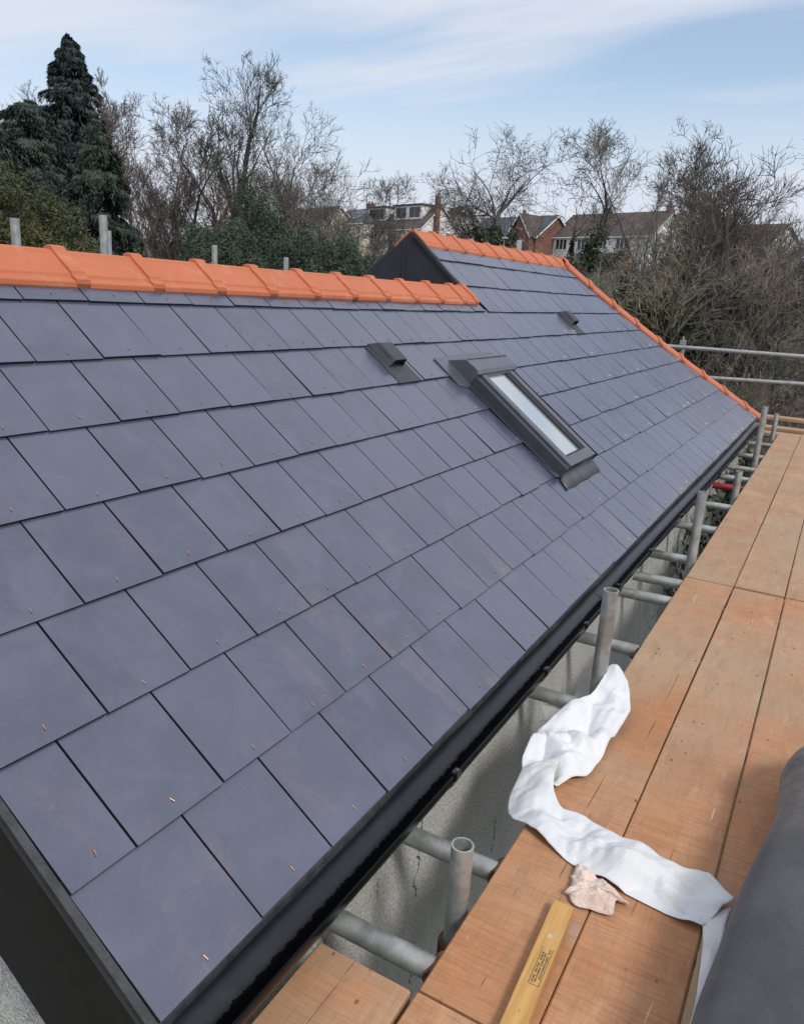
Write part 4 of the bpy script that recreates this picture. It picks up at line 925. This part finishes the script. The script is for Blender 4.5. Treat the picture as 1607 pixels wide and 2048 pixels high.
# -- background row of leafless trees, copies of the shapes above, turned and scaled
back = [(60, 300, 60, 13), (300, 330, 56, 15), (330, 300, 50, 14), (372, 330, 54, 13), (410, 300, 60, 22), (455, 320, 52, 14), (500, 330, 58, 15), (520, 360, 50, 21), (570, 350, 60, 18), (600, 370, 55, 13), (640, 380, 62, 22), (690, 395, 62, 21), (315, 385, 47, 33), (360, 400, 45, 14), (400, 410, 43, 33), (500, 400, 45, 13), (1215, 505, 27, 18), (1480, 380, 40, 15), (1545, 360, 36, 13), (1500, 330, 33, 14), (1580, 330, 30, 15), (1350, 520, 24, 23), (1400, 480, 27, 20), (1500, 450, 24, 21), (1590, 470, 22, 22)]
for i, (px, py, D, sd) in enumerate(back):
    tr, cr = bare_lib[sd]; zs = np.zeros(len(cr.vertices) * 3, np.float32); cr.vertices.foreach_get('co', zs); zm = np.percentile(zs[2::3], 99.9); s_ = topz(px, py, D) / zm
    side_ = 'left of the houses' if px < 720 else 'right of the orange hip'
    lab = 'leafless tree in the far tangle %s, one of many alike' % side_
    tree_obj('bare_tree', [('trunk', tr), ('crown', cr)], px, D, lab, group='tangled far trees ' + side_, py=py, sc_=(s_, s_, s_), rz=i * 1.9 + 1)

# -- evergreens
def ever(px, py, D, rad, label, seed, kind='conifer', **k):
    hh = topz(px, py, D); tm = Seg(); tm.add(np.array([0, 0, -.3]), np.array([0, 0, hh * .93]), .22, .03); tmesh = tm.mesh('trunk', M['barkdark'], 6)
    cm = conifer_mesh(seed, hh, rad, **k); return tree_obj('conifer', [('trunk', tmesh), ('crown', cm)], px, D, label, group='evergreens on the left', py=py)
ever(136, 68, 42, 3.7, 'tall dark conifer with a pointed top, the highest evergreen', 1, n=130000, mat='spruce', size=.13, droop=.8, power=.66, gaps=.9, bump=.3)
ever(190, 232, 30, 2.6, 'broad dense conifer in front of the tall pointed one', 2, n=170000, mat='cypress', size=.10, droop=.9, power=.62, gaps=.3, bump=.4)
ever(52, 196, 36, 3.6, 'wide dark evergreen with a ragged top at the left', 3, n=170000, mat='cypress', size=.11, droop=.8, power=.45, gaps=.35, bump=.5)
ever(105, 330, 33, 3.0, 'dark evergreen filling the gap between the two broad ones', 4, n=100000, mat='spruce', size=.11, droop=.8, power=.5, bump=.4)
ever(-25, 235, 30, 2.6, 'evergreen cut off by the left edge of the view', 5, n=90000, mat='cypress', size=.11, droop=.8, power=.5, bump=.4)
for (px, py, D, rx, rz, lab, mt, sd, cat) in (
    (40, 325, 25, 2.0, None, 'olive green conifer-like bush at the far left edge', 'olive', 41, 'bush'), (135, 452, 22, 1.3, None, 'low olive green bush behind the second pair of uprights', 'olive', 42, 'bush'),
    (262, 505, 24, .9, None, 'small dark bush at the foot of the dense conifer', 'hedge', 52, 'bush'),
    (448, 418, 27, 1.6, None, 'dark green bushy tree left of the middle of the hedge', 'hedge', 43, 'bush'), (520, 372, 30, 1.5, None, 'tallest dark green bushy tree of the hedge, below the pale trunk', 'hedge', 44, 'bush'),
    (590, 440, 28, 1.7, None, 'dark green bushy tree above the last upright', 'hedge', 45, 'bush'), (655, 445, 29, 1.6, None, 'dark green bushy tree below the slate roofed house', 'hedge', 46, 'bush'),
    (700, 468, 30, 1.2, None, 'dark green bushy tree beside the black gable triangle', 'hedge', 47, 'bush'), (405, 470, 26, 1.2, None, 'low dark green bush at the left end of the hedge', 'hedge', 48, 'bush')):
    hh = topz(px, py, D); me = bush_mesh(sd, rx, rx, hh * .46, n=90000, mat=mt, size=.10, lump=.9, fill=.5, feather=.25)
    rs_ = Seg(); rs_.add(np.array([0, 0, -hh * .5]), np.array([0, 0, hh * .3]), .10, .03); sm_ = rs_.mesh('stem', M['barkdark'], 5)
    p = atD(px, py, D); r = empty('evergreen_bush', (p[0], p[1], terr(p[0], p[1]))); tag(r, lab, cat, 'evergreen bushes')
    for nm, m_e, z in (('foliage', me, hh * .47), ('stem', sm_, hh * .47)):
        o = link(bpy.data.objects.new(nm, m_e)); o.location = (0, 0, z); o.parent = r
# -- ivy on trunks (grows on the tree but is a plant of its own)
def ivy(root, z0, z1, thick, label, sd, n=3500, mat='ivy', size=.14):
    """leaves gathered round the real trunk and limbs of one tree between two heights"""
    me = [c.data for c in root.children if c.name.startswith('trunk')][0]; rs = np.random.RandomState(sd); sx = root.scale[0]
    co = np.zeros(len(me.vertices) * 3, np.float32); me.vertices.foreach_get('co', co); co = co.reshape(-1, 3).astype(float); hz = co[:, 2].max(); V = co.reshape(-1, 12, 3); a = V[:, :6].mean(1); b = V[:, 6:].mean(1)
    ra = np.linalg.norm(V[:, 0] - a, axis=1); ok = (a[:, 2] > z0 * hz) & (a[:, 2] < z1 * hz) & (ra > .045); a, b, ra = a[ok], b[ok], ra[ok]
    w_ = np.linalg.norm(b - a, axis=1) * (ra + .1); pick = rs.choice(len(a), n, p=w_ / w_.sum()); t = rs.rand(n)[:, None]; p = a[pick] * (1 - t) + b[pick] * t
    lump = np.array([max(.12, 1 + 1.5 * mn.noise(Vector((q[0] * 1.5 + sd, q[1] * 1.5, q[2] * 1.3)))) for q in p])
    o_ = rs.normal(size=(n, 3)); o_ /= np.linalg.norm(o_, axis=1)[:, None]; p = p + o_ * (ra[pick] + thick * rs.rand(n) ** .6 * lump)[:, None]; p[:, 2] -= rs.rand(n) * .15
    nv = o_ + rs.normal(size=(n, 3)) * .5; nv /= np.linalg.norm(nv, axis=1)[:, None]; Vv, Fv = leaf_quads(p, nv, size / sx, rs, 1.2)
    o = link(bpy.data.objects.new('ivy', quads('ivy', Vv, Fv, M[mat], rs.rand(n)))); o.location = root.location; o.rotation_euler = root.rotation_euler; o.scale = root.scale; tag(o, label, 'ivy', 'ivy climbing the bare trunks'); return o
RT_ = roots
ivy(RT_[22], .05, .55, .34, 'dark ivy on the spreading tree in front of the long roof', 61, 5200)
ivy(RT_[21], .05, .50, .28, 'ivy on the spreading tree in front of the brick house', 62, 4200)
ivy(RT_[28], .02, .55, .24, 'dark ivy clothing the broad tree near the right edge', 63, 9000, size=.09)
ivy(RT_[29], .02, .60, .28, 'ivy on the thick trunk cut by the right edge', 64, 9000, size=.09)
ivy(RT_[26], .02, .5, .14, 'thin ivy on the forked tree left of the thick ivy covered trunks', 65, 3000, size=.08)
ivy(RT_[31], .02, .6, .10, 'thin ivy on the crooked dark tree in the brushwood', 66, 2600, size=.07)

# -- brushwood below the trees on the right
def shrub_mesh(seed, h, w_, n=150, mat='brush', tw=.006):
    rg_ = random.Random(seed); s = Seg()
    for i in range(n):
        a = rg_.uniform(0, 6.28); r0 = rg_.random() ** .5 * w_ * .5; p = np.array([math.cos(a) * r0, math.sin(a) * r0, -.2]); d = np.array([math.cos(a) * rg_.uniform(.0, .7), math.sin(a) * rg_.uniform(0, .7), 1.0]); d /= np.linalg.norm(d)
        L = h * rg_.uniform(.45, 1.05); k = 8; r = tw * rg_.uniform(.9, 2.2)
        for j in range(k):
            d = d + np.array([rg_.gauss(0, .17), rg_.gauss(0, .17), rg_.gauss(-.05 * j / k, .10)]); d /= np.linalg.norm(d); q_ = p + d * L / k; s.add(p, q_, r, r * .85); r *= .85
            if rg_.random() < .9:
                for _ in range(2):
                    dd_ = d + np.array([rg_.gauss(0, .7), rg_.gauss(0, .7), rg_.gauss(.1, .4)]); dd_ /= np.linalg.norm(dd_); l2 = L * rg_.uniform(.08, .26); pm = q_ + dd_ * l2 * .5 + np.array([0, 0, rg_.gauss(0, .05)]); s.add(q_, pm, r * .7, r * .5); s.add(pm, pm + (dd_ + np.array([rg_.gauss(0, .4), rg_.gauss(0, .4), rg_.gauss(0, .4)])) * l2 * .5, r * .5, r * .3)
            p = q_
    return s.mesh('stems', M[mat], 3)
shr = [shrub_mesh(70 + i, 3.2, 2.4, n=190, mat=['brush', 'barkpale', 'brush', 'barkred'][i]) for i in range(4)]
shl = [bush_mesh(80 + i, 1.3, 1.3, 1.5, n=2600, mat=['litter', 'ivy', 'hedge', 'olive'][i], size=.10, lump=.9, fill=.95) for i in range(4)]
rgs = random.Random(5); cnt = 0
for (D, pxs, sc_) in ((15.5, range(1240, 1760, 62), .62), (18, range(1190, 1740, 60), .85), (21.5, range(1150, 1720, 62), 1.0), (25.5, range(1130, 1700, 66), 1.1), (31, range(1100, 1700, 70), 1.25), (38, range(1090, 1700, 80), 1.35)):
    for px in pxs:
        p = atD(px + rgs.uniform(-18, 18), 700, D + rgs.uniform(-1.2, 1.2)); z = terr(p[0], p[1]); k = rgs.randrange(4); s_ = sc_ * rgs.uniform(.8, 1.2)
        r = empty('shrub', (p[0], p[1], z)); r.rotation_euler[2] = rgs.uniform(0, 6.28); r.scale = (s_ * 1.1, s_ * 1.1, s_)
        tag(r, 'leafless tangled shrub, one of the brushwood alike below the trees on the right', 'shrub', 'brushwood beyond the far end of the roof')
        o = link(bpy.data.objects.new('stems', shr[k])); o.parent = r
        o = link(bpy.data.objects.new('leaves', shl[(k + cnt) % 4])); o.parent = r; o.location = (0, 0, .7); cnt += 1
for (px, py, D, rx, lab, mt, sd) in ((1345, 545, 27, .75, 'bright yellow green bush in the brushwood', 'lime', 91), (1300, 640, 20, .9, 'dull green bush right of the orange hip', 'olive', 92), (1262, 585, 24, .6, 'greenish bush just above the hip tiles', 'ivy', 93)):
    p = atD(px, py, D); r = empty('green_bush', (p[0], p[1], terr(p[0], p[1]))); tag(r, lab, 'bush'); me = bush_mesh(sd, rx, rx, 1.0, n=5000, mat=mt, size=.11, lump=.9, fill=.8)
    o = link(bpy.data.objects.new('foliage', me)); o.location = (0, 0, p[2] - r.location.z - .5); o.parent = r
    s2 = Seg(); s2.add(np.array([0, 0, -.3]), np.array([0, 0, p[2] - r.location.z]), .05, .02); o = link(bpy.data.objects.new('stem', s2.mesh('stem', M['barkdark'], 5))); o.parent = r
# undergrowth carpet
rs = np.random.RandomState(9); n = 60000; dd_ = 11 + 34 * rs.rand(n) ** 1.3; ll = (rs.rand(n) * 1.1 - .12) * dd_; X = dd_ * FW[0] + ll * RT[0]; Y = dd_ * FW[1] + ll * RT[1]
keep = ~((X < 11.3) & (Y > -1)); X, Y = X[keep], Y[keep]; Z = np.array([terr(a, b) for a, b in zip(X, Y)]) + rs.rand(len(X)) ** 2 * .9
C_ = np.stack([X, Y, Z], 1); nv = rs.normal(size=C_.shape) + np.array([0, 0, .6]); nv /= np.linalg.norm(nv, axis=1)[:, None]; Vv, Fv = leaf_quads(C_, nv, .17, rs, 1.6)
o = link(bpy.data.objects.new('undergrowth', quads('undergrowth', Vv, Fv, M['litter'], rs.rand(len(Fv))))); tag(o, 'brown brambles and dead leaves covering the ground under the trees', 'undergrowth', kind='stuff')
# climbing plant on the far part of the front wall and weeds at its foot
rs = np.random.RandomState(12); n = 5200; X = 4.9 + rs.rand(n) * 4.9; hz = rs.rand(n); wv = np.array([mn.noise(Vector((x_ * 1.7, 3.1, z_ * 3))) + .5 * mn.noise(Vector((x_ * 6, 1, z_ * 9))) for x_, z_ in zip(X, hz)]); Z = -4.3 + hz * 2.85
keep = (wv + (X - 5.2) * .09 - hz * .25) > .02; C_ = np.stack([X, YW - .02 - rs.rand(n) * .10, Z], 1)[keep]; nv = rs.normal(size=C_.shape) * .5 + np.array([0, -1, .3]); nv /= np.linalg.norm(nv, axis=1)[:, None]
Vv, Fv = leaf_quads(C_, nv, .06, rs, 1.2); o = link(bpy.data.objects.new('climbing_plant', quads('climbing_plant', Vv, Fv, M['ivy'], rs.rand(len(Fv))))); tag(o, 'dark straggling creeper on the far part of the pebbledashed wall', 'climbing plant')

# ------------------------------------------------------------------ houses on the hill
UA = math.radians(68.6)
def build_house(name_label, xr, xl, ye, D, rise, depth, wallm, roofm, gable=True, wall_h=5.2, ua=UA, wins=(), storeys=2, hip=False, chim=(), extras=None, over=.25):
    """xr/xl: right and left end of the eave seen in the view, ye: height of the eave there"""
    pr_ = atD(xr, ye, D); u = np.array([math.cos(ua), math.sin(ua), 0]); nrmv = np.array([math.cos(ua + math.pi / 2), math.sin(ua + math.pi / 2), 0])
    dl = ray(xl, ye)[:2]; A_ = np.array([[dl[0], -u[0]], [dl[1], -u[1]]]); k = np.linalg.solve(A_, pr_[:2]); L = k[1]; base = pr_.copy(); ze = pr_[2]; zb = ze - wall_h
    r = empty('distant_house', (base[0], base[1], zb)); tag(r, name_label, 'house')
    W = lambda a, b, z: np.array([base[0], base[1], 0]) + u * a - nrmv * b + np.array([0, 0, z])   # a along, b back, z absolute
    def P(mb, nm, mat, parent=None, **k_):
        o = mb.build(nm, mat, **k_); o.parent = parent or r; o.location = -Vector(r.location); 
        if parent: o.location = (0, 0, 0)
        return o
    mb = MB(); zr = ze + rise; c8 = [W(0, 0, zb - 3), W(L, 0, zb - 3), W(L, depth, zb - 3), W(0, depth, zb - 3), W(0, 0, ze), W(L, 0, ze), W(L, depth, ze), W(0, depth, ze)]
    mb.add(c8, [(0, 4, 5, 1), (2, 6, 7, 3), (1, 5, 6, 2), (3, 7, 4, 0)])
    if not hip:
        mb.add([W(0, 0, ze), W(0, depth, ze), W(0, depth / 2, zr - .05)], [(0, 1, 2)]); mb.add([W(L, 0, ze), W(L, depth, ze), W(L, depth / 2, zr - .05)], [(0, 2, 1)])
    P(mb, 'wall', wallm)
    mb = MB(); o_ = over; hi = 0 if not hip else min(depth * .5, L * .45); sl = rise / (depth / 2) * o_
    def slab(a, b, c_, d_): mb.add([a, b, c_, d_] + [p + np.array([0, 0, -.14]) for p in (a, b, c_, d_)], [(0, 1, 2, 3), (7, 6, 5, 4), (0, 4, 5, 1), (1, 5, 6, 2), (2, 6, 7, 3), (3, 7, 4, 0)])
    slab(W(-o_, -o_, ze - sl + .05), W(L + o_, -o_, ze - sl + .05), W(L + o_ - hi, depth / 2, zr + .05), W(-o_ + hi, depth / 2, zr + .05))
    slab(W(-o_, depth + o_, ze - sl + .05), W(-o_ + hi, depth / 2, zr + .055), W(L + o_ - hi, depth / 2, zr + .055), W(L + o_, depth + o_, ze - sl + .05))
    if hip:
        for s0, s1 in ((-o_, hi - o_), (L + o_, L + o_ - hi)): mb.add([W(s0, -o_, ze - sl + .045), W(s0, depth + o_, ze - sl + .045), W(s1, depth / 2, zr + .045)], [(0, 1, 2)])
    rf = P(mb, 'roof', roofm)
    if not hip:
        mb = MB()
        for (aa) in (-o_ - .03,):
            for b0, b1 in ((-o_, depth / 2), (depth + o_, depth / 2)):
                p0 = W(aa, b0, ze - sl); p1 = W(aa, b1, zr); mb.add([p0, p1, p1 + [0, 0, -.22], p0 + [0, 0, -.22]], [(0, 1, 2, 3)])
        P(mb, 'bargeboard', M['hframe'])
    mb = MB(); p0 = W(-o_, -o_ - .06, ze - .02 - sl); p1 = W(L + o_, -o_ - .06, ze - .02 - sl); mb.add([p0, p1, p1 + [0, 0, -.16], p0 + [0, 0, -.16]], [(0, 1, 2, 3)]); P(mb, 'fascia', M['hframe'])
    for (fr, zt_, ww, wh, face) in wins:
        def F_(a, z, off): return W(a, -off, z) if face == 'f' else W(-off, a, z)
        a0_ = fr * (L if face == 'f' else depth); z1 = ze - zt_; z0_ = z1 - wh; mb = MB()
        def rect(aa, ab, za, zb_, off, mbx): mbx.add([F_(aa, za, off), F_(ab, za, off), F_(ab, zb_, off), F_(aa, zb_, off), F_(aa, za, 0), F_(ab, za, 0), F_(ab, zb_, 0), F_(aa, zb_, 0)], [(0, 1, 2, 3), (0, 4, 5, 1), (1, 5, 6, 2), (2, 6, 7, 3), (3, 7, 4, 0)])
        t = .09
        rect(a0_, a0_ + ww, z1 - t, z1, .07, mb); rect(a0_, a0_ + ww, z0_, z0_ + t, .09, mb); nm_ = 3 if ww > 1.4 else 2
        for i in range(nm_ + 1): aa = a0_ + (ww - t) * i / nm_; rect(aa, aa + t, z0_ + t, z1 - t, .07, mb)
        wo = P(mb, 'window', M['hframe']); mb2 = MB(); rect(a0_ + t * .5, a0_ + ww - t * .5, z0_ + t * .5, z1 - t * .5, .03, mb2); P(mb2, 'pane', M['hglass'], parent=wo)
    for (fa, fb, cw, ch, mt) in chim:
        mb = MB(); zb_ = ze; p = W(fa * L, fb * depth, 0); mb.box((p[0], p[1], (zr + ch + zb_) / 2), (cw, cw * 1.2, zr + ch - zb_), (u, nrmv, np.array([0, 0, 1]))); mb.box((p[0], p[1], zr + ch + .06), (cw * 1.2, cw * 1.4, .16), (u, nrmv, np.array([0, 0, 1])))
        for s_ in (-.2, .2): q_ = p + nrmv * cw * s_ * 1.5; mb.tube((q_[0], q_[1], zr + ch + .1), (q_[0], q_[1], zr + ch + .5), .13, .11, 8)
        P(mb, 'chimney', M[mt])
    if extras: extras(W, P, L, depth, ze, zr, rf)
    return r
def dormers(W, P, L, depth, ze, zr, rf):
    # two flat topped dormers joined by a slate cheek
    for (f0, f1, nw) in ((.10, .50, 2), (.64, .92, 1)):
        a0_, a1_ = L * f0, L * f1; zb_ = ze + (zr - ze) * .38; zt = zr + .02; mb = MB(); b_ = depth * .17
        mb.add([W(a0_, b_, zb_), W(a1_, b_, zb_), W(a1_, b_, zt - .15), W(a0_, b_, zt - .15), W(a0_, depth * .5, zb_), W(a1_, depth * .5, zb_), W(a1_, depth * .5, zt - .15), W(a0_, depth * .5, zt - .15)], [(0, 1, 2, 3), (0, 3, 7, 4), (1, 5, 6, 2)]); d_ = P(mb, 'dormer', M['hframe'])
        mb = MB(); vs = [W(a, b, z) for a in (a0_ - .2, a1_ + .2) for b in (b_ - .25, depth * .52) for z in (zt - .12, zt + .06)]; mb.add(vs, [(0, 1, 3, 2), (4, 6, 7, 5), (0, 4, 5, 1), (2, 3, 7, 6), (0, 2, 6, 4), (1, 5, 7, 3)]); P(mb, 'dormer_roof', M['hslate'], parent=d_)
        for i in range(nw):
            w0 = a0_ + .35 + (a1_ - a0_) * i / nw; w1 = a0_ - .35 + (a1_ - a0_) * (i + 1) / nw; mb = MB(); z0_, z1 = zb_ + .25, zt - .35
            for j in range(2): c0 = w0 + (w1 - w0) * j / 2 + .05; c1 = w0 + (w1 - w0) * (j + 1) / 2 - .05; mb.add([W(c0, b_ - .04, z0_), W(c1, b_ - .04, z0_), W(c1, b_ - .04, z1), W(c0, b_ - .04, z1), W(c0, b_, z0_), W(c1, b_, z0_), W(c1, b_, z1), W(c0, b_, z1)], [(0, 1, 2, 3), (0, 4, 5, 1), (3, 2, 6, 7), (0, 3, 7, 4), (1, 5, 6, 2)])
            P(mb, 'window', M['hglass'], parent=d_)
def stack(W, P, L, depth, ze, zr, rf):
    dormers(W, P, L, depth, ze, zr, rf)
    # tall brick chimney breast up the gable with an aerial
    mb = MB(); p = W(-.35, depth * .36, 0); u = W(1, 0, 0) - W(0, 0, 0); v_ = W(0, 1, 0) - W(0, 0, 0); mb.box((p[0], p[1], (ze - 6 + zr + .9) / 2), (.45, .68, zr + .9 - ze + 6), (u, v_, [0, 0, 1])); mb.box((p[0], p[1], zr + .95), (.56, .8, .16), (u, v_, [0, 0, 1])); mb.tube((p[0], p[1], zr + 1.0), (p[0], p[1], zr + 1.45), .17, .14, 8)
    c_ = P(mb, 'chimney', M['hbrick']); mb = MB(); mb.tube((p[0], p[1], zr + 1.3), (p[0], p[1], zr + 2.6), .025, .02, 5); q_ = np.array([p[0], p[1], zr + 2.4]); mb.tube(q_ - u * .4, q_ + u * .4, .02, .02, 4)
    for s_ in (-.3, -.1, .1, .3): mb.tube(q_ + u * s_ - v_ * .2, q_ + u * s_ + v_ * .2, .015, .015, 4)
    P(mb, 'aerial', M['plastic'], parent=c_)
def solar(W, P, L, depth, ze, zr, rf):
    mb = MB()
    for i in range(4):
        for j in range(2):
            a0_ = L * .22 + i * L * .15; f0, f1 = .2 + j * .35, .2 + j * .35 + .32; vs = []
            for a, f_ in ((a0_, f0), (a0_ + L * .14, f0), (a0_ + L * .14, f1), (a0_, f1)): vs.append(W(a, depth / 2 * f_, ze + (zr - ze) * f_ + .13))
            mb.add(vs + [p - [0, 0, .06] for p in vs], [(0, 1, 2, 3), (0, 4, 5, 1), (1, 5, 6, 2), (3, 7, 4, 0)])
    P(mb, 'solar_panel', M['panel'], parent=rf)
def lowext(W, P, L, depth, ze, zr, rf):
    # single storey brick bay with lean-to roof at the front
    a0_, a1_ = L * .18, L * .52; mb = MB(); zt = ze - 3.0; b_ = -1.6
    mb.add([W(a0_, b_, zt - 4), W(a1_, b_, zt - 4), W(a1_, b_, zt), W(a0_, b_, zt), W(a0_, 0, zt - 4), W(a1_, 0, zt - 4), W(a1_, 0, zt + .9), W(a0_, 0, zt + .9)], [(0, 1, 2, 3), (0, 3, 7, 4), (1, 5, 6, 2)]); e = P(mb, 'extension', M['hbrick'])
    mb = MB(); mb.add([W(a0_ - .3, b_ - .3, zt), W(a1_ + .3, b_ - .3, zt), W(a1_ + .3, 0, zt + 1.0), W(a0_ - .3, 0, zt + 1.0)] + [W(a0_ - .3, b_ - .3, zt - .15), W(a1_ + .3, b_ - .3, zt - .15), W(a1_ + .3, 0, zt + .85), W(a0_ - .3, 0, zt + .85)], [(0, 1, 2, 3), (0, 4, 5, 1), (1, 5, 6, 2), (3, 7, 4, 0)]); P(mb, 'extension_roof', M['hroof'], parent=e)
    mb = MB(); am = (a0_ + a1_) / 2
    for (x0, x1, z0_, z1) in ((am - 1.3, am + 1.3, zt - .35, zt - .25), (am - 1.3, am + 1.3, zt - 1.7, zt - 1.55), (am - 1.3, am - 1.18, zt - 1.6, zt - .3), (am - .5, am - .38, zt - 1.6, zt - .3), (am + .4, am + .52, zt - 1.6, zt - .3), (am + 1.18, am + 1.3, zt - 1.6, zt - .3)):
        vs = [W(a, b, z) for a in (x0, x1) for b in (b_ - .08, b_) for z in (z0_, z1)]; mb.add(vs, [(0, 1, 3, 2), (4, 6, 7, 5), (0, 4, 5, 1), (2, 3, 7, 6), (0, 2, 6, 4), (1, 5, 7, 3)])
    P(mb, 'window', M['hframe'], parent=e)
def frontgable(W, P, L, depth, ze, zr, rf):
    # brick cross gable with white bargeboards at the right end
    a0_, a1_ = L * .02, L * .30; am = (a0_ + a1_) / 2; b_ = -.9; zt = zr - .2; mb = MB()
    mb.add([W(a0_, b_, ze - 6), W(a1_, b_, ze - 6), W(a1_, b_, ze), W(am, b_, zt), W(a0_, b_, ze), W(a0_, 0, ze - 6), W(a1_, 0, ze - 6), W(a1_, 0, ze), W(a0_, 0, ze)], [(0, 1, 2, 3, 4), (0, 4, 8, 5), (1, 6, 7, 2)]); e = P(mb, 'front_gable', M['hbrick'])
    mb = MB()
    for s_ in (a0_ - .3, a1_ + .3): mb.add([W(s_, b_ - .3, ze - .2), W(am, b_ - .3, zt + .1), W(am, depth * .5, zt + .1), W(s_, depth * .2, ze - .2)], [(0, 1, 2, 3)])
    P(mb, 'gable_roof', M['hroof'], parent=e); mb = MB()
    for s_ in (a0_ - .3, a1_ + .3): mb.add([W(s_, b_ - .33, ze - .2), W(am, b_ - .33, zt + .1), W(am, b_ - .33, zt - .18), W(s_, b_ - .33, ze - .48)], [(0, 1, 2, 3)])
    P(mb, 'bargeboard', M['hframe'], parent=e); mb = MB()
    vs = [W(a, b, z) for a in (am - .6, am + .6) for b in (b_ - .06, b_) for z in (ze - 1.9, ze - .6)]; mb.add(vs, [(0, 1, 3, 2), (4, 6, 7, 5), (0, 4, 5, 1), (2, 3, 7, 6), (0, 2, 6, 4), (1, 5, 7, 3)]); w2 = P(mb, 'window', M['hframe'], parent=e)
def apexwin(W, P, L, depth, ze, zr, rf):
    mb = MB(); c_ = depth / 2
    for s_ in (-1, 1): mb.add([W(-.06, c_ + s_ * .12, zr - 1.5), W(-.06, c_ + s_ * 1.25, zr - 1.5), W(-.06, c_ + s_ * .12, zr - .45)], [(0, 1, 2)])
    P(mb, 'window', M['hglass'])
HS = [
 build_house('distant house with a plain brown roof seen through the bare trees, farthest left', 640, 556, 447, 122, 2.8, 7, M['hcream'], M['hroof'], wins=((.3, .8, 1.2, 1.1, 'f'),)),
 build_house('cream distant house with a hipped slate roof carrying solar panels', 728, 628, 443, 120, 2.3, 8, M['hcream'], M['hslate'], hip=True, wins=((.06, .5, 1.0, 1.2, 'f'), (.5, .5, 1.3, 1.2, 'f')), chim=((.30, .5, .8, .6, 'hbrick'),), extras=solar),
 build_house('white distant house with flat dormers and a brick chimney on its gable', 842, 713, 453, 112, 3.1, 6.8, M['hwhite'], M['hroof'], wins=((.08, .7, 1.9, 1.2, 'f'), (.36, .7, 1.9, 1.2, 'f'), (.66, .7, 1.9, 1.2, 'f'), (.66, .4, .9, 1.1, 's')), extras=stack),
 build_house('white distant house whose pointed gable has a triangular window', 903, 872, 442, 116, 2.3, 4.6, M['hwhite'], M['hroof'], ua=math.radians(50), wins=((.3, 1.2, 1.4, 1.2, 's'),), extras=apexwin),
 build_house('red brick distant house with a dark roof and a white edged front gable', 1072, 932, 470, 100, 2.6, 7, M['hbrick'], M['hslate'], wins=((.42, .5, 1.1, 1.2, 'f'), (.58, .5, 1.8, 1.3, 'f'), (.85, .5, 1.2, 1.2, 'f')), extras=frontgable, chim=((.45, .5, .5, .3, 'hbrick'),)),
 build_house('long white distant house with a wide brown roof and a brick bay', 1302, 1108, 467, 94, 2.7, 7, M['hwhite'], M['hroof'], wins=((.20, .4, 1.8, 1.3, 'f'), (.42, .4, 1.0, 1.2, 'f'), (.60, .4, 1.8, 1.3, 'f'), (.84, .4, 1.8, 1.3, 'f'), (.8, 3.0, 2.2, 1.4, 'f'), (.08, 3.0, 1.6, 1.3, 'f')), chim=((.03, .5, .55, .45, 'hbrick'), (.62, .5, .4, .1, 'hroof')), extras=lowext),
 build_house('low white distant house with a brown roof half hidden behind the right hand trees', 1535, 1430, 487, 85, 2.1, 7, M['hwhite'], M['hroof'], wins=((.2, .4, 1.8, 1.3, 'f'), (.6, .4, 1.8, 1.3, 'f'))),
]
# small bird in the sky
bp = atD(1374, 250, 125); mb = MB(); r = empty('bird', tuple(bp)); tag(r, 'tiny dark bird flying against the pale blue sky on the right', 'bird')
mb.tube((-.16, 0, 0), (0, 0, .01), .02, .06, 8); mb.tube((0, 0, .01), (.16, 0, 0), .06, .02, 8); mb.add([(-.16, 0, 0), (-.28, .05, 0), (-.28, -.05, 0)], [(0, 1, 2)])
for s_ in (-1, 1): mb.add([(.07, 0, .02), (-.07, 0, .02), (-.06, s_ * .22, .10), (.05, s_ * .22, .10), (-.10, s_ * .42, .05)], [(0, 1, 2, 3), (3, 2, 4)])
o = mb.build('body', M['plastic']); o.parent = r
